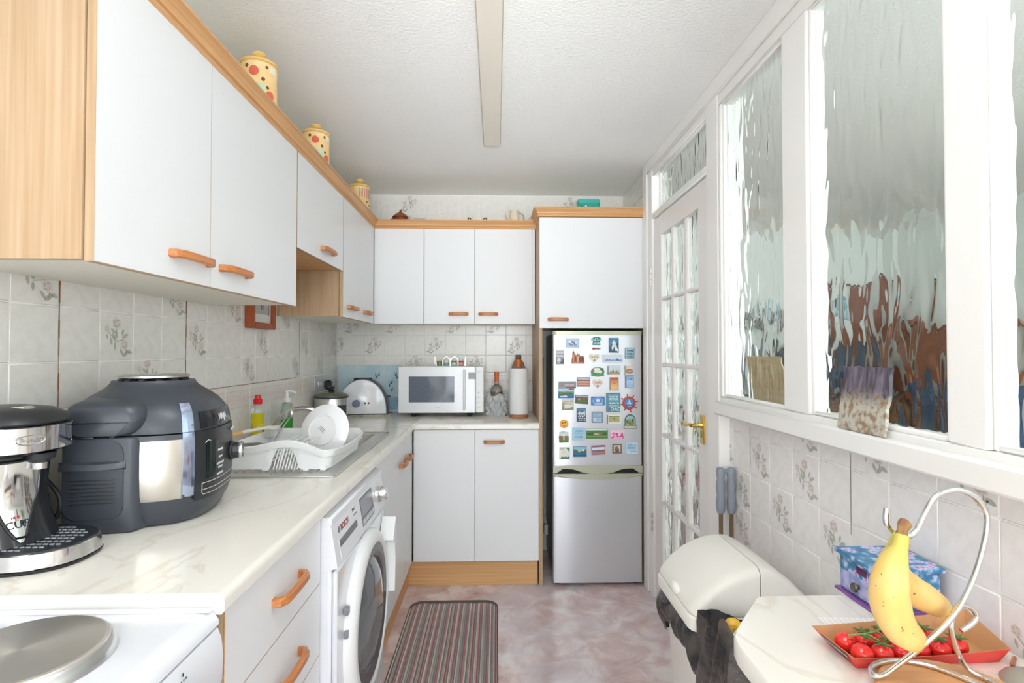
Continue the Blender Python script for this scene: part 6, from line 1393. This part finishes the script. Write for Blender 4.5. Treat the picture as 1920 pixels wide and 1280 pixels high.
# ---- bin with draped liner
t = thing('flip_top_bin', 'cream plastic flip top kitchen bin with a black liner showing under the lid', 'bin', (0.68, 1.555, 0))
m_bin = mat('cream_bin', 'eeece4', .35)
def brect(i, z): return [(x, y, z) for x, y in rrect(.520 + i, .842 - i, 1.412 + i, 1.698 - i, .03, 4)]
B().loft([brect(.035, .001), brect(.030, .01), brect(.006, .60), brect(.004, .612)]).build('body', m_bin, t)
# lid halves: profile across x, length along y, ends rounded over
def lsec(prof, y, ins):
    cx, cz = .66, .64; return [(cx + (x - cx) * (1 - ins * 1.6), y, (.652 if z <= .652 else .652 + (z - .652) * (1 - ins * 3.2)) if z > .64 else z) for x, z in prof]
front = [(.507, .654), (.508, .664), (.520, .682), (.545, .710), (.580, .738), (.620, .758), (.655, .768), (.6885, .772), (.6885, .654)]
rear = [(.6905, .654), (.6905, .774), (.715, .770), (.745, .756), (.780, .732), (.812, .700), (.838, .668), (.846, .654)]
def lidhalf(prof): return B().loft([lsec(prof, y, i) for y, i in ((1.401, .085), (1.404, .052), (1.410, .026), (1.420, .009), (1.434, 0), (1.676, 0), (1.690, .009), (1.700, .026), (1.706, .052), (1.709, .085))])
lidhalf(front).build('flap', m_bin, t, ang=50); lidhalf(rear).build('hood', m_bin, t, ang=50)
def crect(i, z): return [(x, y, z) for x, y in rrect(.503 + i, .850 - i, 1.397 + i, 1.713 - i, .03, 5)]
B().loft([crect(.004, .612), crect(0, .616), crect(0, .646), crect(.004, .6515)]).build('collar', m_bin, t)
B().ell((.5105, 1.545, .668), .012, .030, .016, 14).build('thumb_tab', m_bin, t)
m_bag = mat('black_film', '262628', .25, noise=('5c544e', (16, 16, 16), .45, .75), bump=((26, 26, 26), .6, .02, 4))
b_ = B(); rnd = random.Random(4); per = dens(rrect(.512, .848, 1.402, 1.706, .03, 4), .008); n_ = len(per); rings = []
def drop(x, y):
    d = .085 + .030 * math.sin(x * 31 + y * 17) + .018 * math.sin(x * 70 - y * 43) + .012 * math.sin(y * 120)
    return max(.035, d)
for k in range(8):
    u = k / 7; r_ = []
    for x, y in per:
        dl = drop(x, y); bul = .016 * math.sin(PI * min(u * 1.15, 1)) + .007 * math.sin(x * 160 + y * 130 + u * 5) * u
        cx, cy = .68, 1.554; l = math.hypot(x - cx, y - cy); r_.append((x + (x - cx) / l * bul - (x - cx) / l * .012 * (u > .9), y + (y - cy) / l * bul - (y - cy) / l * .012 * (u > .9), .6115 - u * dl))
    rings.append(r_)
b_.loft(rings, 0, False, False); b_.build('liner', m_bag, t, ang=30, fixn=False)

# ---- second small caddy with a tall black bag
t = thing('waste_caddy', 'small white caddy with a tall pointed black bag beside the cut table corner', 'bin', (0.6, 1.27, 0))
def c2(i, z): return [(x, y, z) for x, y in rrect(.515 + i, .70 - i, 1.185 + i, 1.365 - i, .02, 3)]
B().loft([c2(.02, .001), c2(.0, .62), c2(.0, .64)]).build('body', M_white, t)
B().box(.512, .5145, 1.21, 1.34, .48, .60).build('blue_panel', mat('blue_panel', '3f5f9a', .4), t)
b_ = B(); rings = []; base = dens(rrect(.508, .706, 1.178, 1.372, .02, 3), .010)
for k in range(10):
    u = k / 9; r_ = []
    for x, y in base:
        cx, cy = .607, 1.275; pk = math.exp(-((x - .510) / .030) ** 2 - ((y - 1.205) / .035) ** 2)
        z0_ = .42 + .03 * math.sin(x * 50 + y * 23); z1_ = .692 + .006 * math.sin(x * 44 - y * 37) + .052 * pk - .035 * (x > .56) * min((x - .56) / .05, 1)
        w_ = .006 * math.sin(x * 130 + y * 90 + u * 8) + .008 * math.sin(u * PI); sh_ = 1 - .0 * u
        l = math.hypot(x - cx, y - cy); r_.append((x + (x - cx) / l * w_, y + (y - cy) / l * w_, z0_ + (z1_ - z0_) * u))
    rings.append(r_)
b_.loft(rings, 0, False, False); b_.build('bag', m_bag, t, ang=30, fixn=False)
b_ = B(); b_.tube(spline([(.523, 1.225, .70), (.530, 1.220, .727), (.545, 1.215, .722), (.565, 1.215, .695)]), [.004, .008, .010, .012, .013, .013, .013, .012, .012, .011, .011, .010, .010, .009, .008, .008, .007, .007, .006], 8); b_.build('banana_peel', mat('peel', 'e0b23a', .5), t)

# ---- folded trolley handle behind the bin
t = thing('folding_trolley', 'pair of grey handle grips on bronze tubes standing behind the bin', 'trolley', (0.855, 2.02, 0))
m_gr = mat('grey_grip_rubber', '868d98', .45); m_br = mat('bronze_tube', '8f7a60', .3, .9)
for x in (.840, .880):
    B().lathe([(.0075, .0), (.0075, .745)], (x, 2.02, .001), 12).build('tube', m_br, t)
    B().lathe([(.012, .735), (.015, .745), (.0165, .775), (.014, .800), (.0165, .83), (.0155, .85), (.013, .862), (.015, .875), (.016, .895), (.013, .903), (.0, .904)], (x, 2.02, 0), 16).build('grip', m_gr, t)
B().tube([(.840, 2.02, .890), (.880, 2.02, .890)], .008, 10).build('cross_bar', m_gr, t)
B().box(.825, .885, 1.98, 2.06, .001, .04, b=.008).build('foot_plate', m_gr, t)

# ---- plaque and cardboard at the window
t = thing('slate_plaque', 'purple and rust slate tile leaning on the glass on the window sill', 'plaque', (0.85, 1.24, 1.1505))
m_sl = mat('slate_picture', '4f4652', .4); nt = m_sl.node_tree; bs = nt.nodes['Principled BSDF']; tc = nt.nodes.new('ShaderNodeTexCoord'); sep = nt.nodes.new('ShaderNodeSeparateXYZ'); nt.links.new(tc.outputs['Object'], sep.inputs[0])
nz = nt.nodes.new('ShaderNodeTexNoise'); nz.inputs['Scale'].default_value = 60; nz.inputs['Detail'].default_value = 5; nt.links.new(tc.outputs['Object'], nz.inputs['Vector'])
n3 = nt.nodes.new('ShaderNodeTexNoise'); n3.inputs['Scale'].default_value = 1; n3.inputs['Detail'].default_value = 3; n3.inputs['Distortion'].default_value = 1.2; mp = nt.nodes.new('ShaderNodeMapping'); mp.inputs['Scale'].default_value = (1, 75, 10); nt.links.new(tc.outputs['Object'], mp.inputs[0]); nt.links.new(mp.outputs[0], n3.inputs['Vector'])
ra = nt.nodes.new('ShaderNodeValToRGB'); ra.color_ramp.elements[0].color = rgb('332c38'); ra.color_ramp.elements[0].position = .35; ra.color_ramp.elements[1].color = rgb('766d7a'); ra.color_ramp.elements[1].position = .72; nt.links.new(n3.outputs['Fac'], ra.inputs[0])
rb = nt.nodes.new('ShaderNodeValToRGB'); rb.color_ramp.elements[0].color = rgb('8a6f52'); rb.color_ramp.elements[0].position = .38; rb.color_ramp.elements[1].color = rgb('bab8ac'); rb.color_ramp.elements[1].position = .56; nt.links.new(nz.outputs['Fac'], rb.inputs[0])
ad = nt.nodes.new('ShaderNodeMath'); ad.operation = 'MULTIPLY_ADD'; ad.inputs[1].default_value = .10; nt.links.new(nz.outputs['Fac'], ad.inputs[0]); nt.links.new(sep.outputs['Z'], ad.inputs[2])
mr = nt.nodes.new('ShaderNodeMapRange'); mr.inputs['From Min'].default_value = .115; mr.inputs['From Max'].default_value = .150; nt.links.new(ad.outputs[0], mr.inputs['Value'])
mx = nt.nodes.new('ShaderNodeMix'); mx.data_type = 'RGBA'; nt.links.new(mr.outputs[0], mx.inputs[0]); nt.links.new(rb.outputs[0], mx.inputs[6]); nt.links.new(ra.outputs[0], mx.inputs[7]); nt.links.new(mx.outputs[2], bs.inputs['Base Color'])
b_ = B(); rnd = random.Random(8); fr_ = []; ys_ = [1.163 + .162 * k / 10 for k in range(11)]
outl = [(y, 1.1512 + rnd.uniform(0, .003)) for y in ys_] + [(1.325 + rnd.uniform(-.003, .002), 1.16 + .14 * k / 8) for k in range(9)] + [(y, 1.303 + rnd.uniform(-.0025, .002)) for y in ys_[::-1]] + [(1.163 + rnd.uniform(-.002, .003), 1.30 - .14 * k / 8) for k in range(9)]
def px_s(z): return .8425 + (z - 1.1512) / .152 * .020
b_.loft([[(px_s(z) + .008, y, z) for y, z in outl], [(px_s(z), y, z) for y, z in outl]]); b_.build('slab', m_sl, t)
t = thing('cardboard_piece', 'torn piece of brown cardboard propped behind the rippled glass', 'cardboard', (0.895, 1.75, 1.166))
rnd = random.Random(3); rag = [(1.640 + rnd.uniform(-.006, .006) + .035 * (k / 8), 1.18 + .14 * k / 8) for k in range(9)]
B().prism([(1.858, 1.1662), (1.642, 1.1662)] + rag + [(1.688, 1.323), (1.905, 1.321)], 'yz', .8925, .8965).build('sheet', mat('cardboard', 'f2d2a2', .75, noise=('e4bf8a', (4, 4, 60), .4, .7)), t)

# ================================================================== room behind the glass
struct('wall_far', B().box(3.42, 3.52, -0.5, 4.8, 0, ZC), mat('dining_wall', 'e9efea', .8))
struct('wall_end', B().box(0.97, 3.42, 4.70, 4.80, 0, ZC), MATS['dining_wall'])
struct('wall_dining_rear', B().box(0.97, 1.15, -0.78, -0.68, 0, ZC).box(3.25, 3.42, -0.78, -0.68, 0, ZC).box(1.15, 3.25, -0.78, -0.68, 0, 0.55).box(1.15, 3.25, -0.78, -0.68, 2.32, ZC), MATS['dining_wall'])
tag(B().box(1.0, 3.40, -0.6, 4.68, 0.0005, 0.008).build('carpet', mat('brown_carpet', '8a7260', .95)), 'plain brown carpet on the floor of the room behind the glass', 'carpet')
t = thing('sideboard', 'long brown wooden sideboard seen blurred through the rippled glass', 'sideboard', (2.75, 4.45, 0))
m_dk = wood('dark_oak', '8a5a38', '6a4228', 'x', .4, 30)
B().box(2.15, 3.38, 4.25, 4.69, .10, .92, b=.006).build('body', m_dk, t); B().box(2.13, 3.40, 4.23, 4.695, .921, .95, b=.006).build('top', m_dk, t)
for k in range(3): d = B().box(2.18 + .40 * k, 2.56 + .40 * k, 4.232, 4.249, .14, .88, b=.004).build('door', m_dk, t); B().ell((2.22 + .40 * k, 4.224, .55), .014, .010, .014, 10).build('knob', M_brass, d)
for x in (2.2, 3.32):
    for y in (4.29, 4.63): B().box(x - .03, x + .03, y - .03, y + .03, .0085, .0995).build('leg', m_dk, t)
t = thing('television', 'dark blue grey television on the sideboard behind the glass', 'television', (2.72, 4.45, .951))
B().box(2.36, 3.02, 4.42, 4.46, 1.02, 1.40, b=.006).build('casing', M_black, t); B().box(2.375, 3.005, 4.416, 4.4195, 1.035, 1.385).build('screen', mat('screen_blue', '2f4258', .08), t); B().box(2.55, 2.85, 4.36, 4.52, .951, .966, b=.004).box(2.66, 2.74, 4.43, 4.45, .965, 1.03).build('stand', M_black, t)
t = thing('armchair', 'high backed navy blue armchair behind the rippled glass', 'armchair', (2.6, 3.0, 0))
m_or = mat('navy_fabric', '2f4560', .9)
B().box(2.15, 2.72, 2.83, 3.30, .12, .44, b=.04).build('seat', m_or, t); B().box(2.60, 2.80, 2.78, 3.35, .30, 1.16, b=.06).build('back', m_or, t)
for y in (2.70, 3.31): B().box(2.13, 2.76, y, y + .12, .12, .66, b=.04).build('arm', m_or, t)
for x in (2.2, 2.72):
    for y in (2.76, 3.37): B().cyl((x, y, .0085), .022, .112, 'z', 10).build('leg', m_dk, t)
t = thing('curtain', 'brown curtain hanging on the end wall behind the rippled glass', 'curtain', (3.2, 4.62, 0))
b_ = B(); b_.loft([[(2.98 + .38 * k / 40, 4.64 + .025 * math.sin(k * 1.1), z) for k in range(41)] + [(2.98 + .38 * (40 - k) / 40, 4.648 + .025 * math.sin((40 - k) * 1.1), z) for k in range(41)] for z in (.96, 1.4, 1.92)]); b_.build('drape', mat('brown_drape', '9a5a32', .9), t)
B().tube([(2.9, 4.65, 1.94), (3.4, 4.65, 1.94)], .012, 8).build('pole', m_dk, t)
t = thing('wall_picture', 'turquoise seaside picture on the end wall behind the rippled glass', 'picture', (2.72, 4.69, 1.65))
B().box(2.50, 2.92, 4.676, 4.699, 1.52, 1.84, b=.004).build('frame', M_white, t); B().box(2.535, 2.885, 4.673, 4.676, 1.555, 1.805).build('canvas', mat('sea_canvas', '4f9ab0', .5, noise=('bfe0e4', (8, 8, 14), .4, .6)), t)
t = thing('wall_shelf', 'narrow grey wall shelf with small pots behind the left glass pane', 'shelf', (2.2, 4.63, 1.58))
B().box(1.95, 2.44, 4.56, 4.699, 1.56, 1.585, b=.003).build('board', mat('grey_shelf', '6f736c', .5), t)
for k, (x, c, lb) in enumerate(((2.02, '4b4f48', 'dark grey pot at the left end of the shelf behind the glass'), (2.15, '8a8f86', 'grey green pot second on the shelf behind the glass'), (2.27, '5d5248', 'brown pot third on the shelf behind the glass'), (2.38, 'b0b4aa', 'pale pot at the right end of the shelf behind the glass'))):
    q = thing('pot', lb, 'pot', (x, 4.63, 1.5855), group='pots on the shelf behind the glass'); B().lathe([(.026, 0), (.036, .02), (.034, .07 + .02 * (k % 2)), (.028, .09 + .02 * (k % 2))], (0, 0, 0), 16).build('pot', mat('potc_' + c, c, .5), q, world=False)
t = thing('dining_chair', 'dark wooden dining chair standing behind the glass door', 'chair', (1.5, 3.7, 0))
B().box(1.30, 1.70, 3.50, 3.90, .43, .46, b=.008).build('seat', mat('red_seat', '8a3a34', .8), t)
for x in (1.32, 1.68): B().tube([(x, 3.88, .0085), (x, 3.88, .46), (x, 3.93, .95)], .018, 8).build('leg', m_dk, t); B().tube([(x, 3.52, .0085), (x, 3.52, .43)], .018, 8).build('leg', m_dk, t)
for z in (.62, .76, .90): B().box(1.33, 1.67, 3.885 + (z - .46) * .09, 3.905 + (z - .46) * .09, z, z + .05, b=.004).build('back_slat', m_dk, t)

t = thing('dresser', 'tall brown wooden dresser standing at the far side of the room behind the glass', 'dresser', (3.2, 3.85, 0))
m_rb = wood('red_brown_dresser', 'a5623a', '7c4426', 'z', .4, 30)
B().box(3.17, 3.40, 3.57, 4.13, .06, 1.50, b=.006).build('body', m_rb, t); B().box(3.14, 3.41, 3.54, 4.16, 1.501, 1.54, b=.008).build('cornice', m_rb, t); B().box(3.19, 3.40, 3.59, 4.11, .0085, .0595).build('plinth', m_dk, t)
for y in (3.59, 3.855):
    for z0, z1 in ((.10, .70), (.92, 1.46)): d = B().box(3.150, 3.1695, y, y + .255, z0, z1, b=.005).build('door', m_rb, t); B().ell((3.142, y + .22, (z0 + z1) / 2), .010, .014, .014, 10).build('knob', M_brass, d)
    d = B().box(3.150, 3.1695, y, y + .255, .73, .89, b=.005).build('drawer', m_dk, t); B().ell((3.142, y + .128, .81), .010, .014, .014, 10).build('knob', M_brass, d)
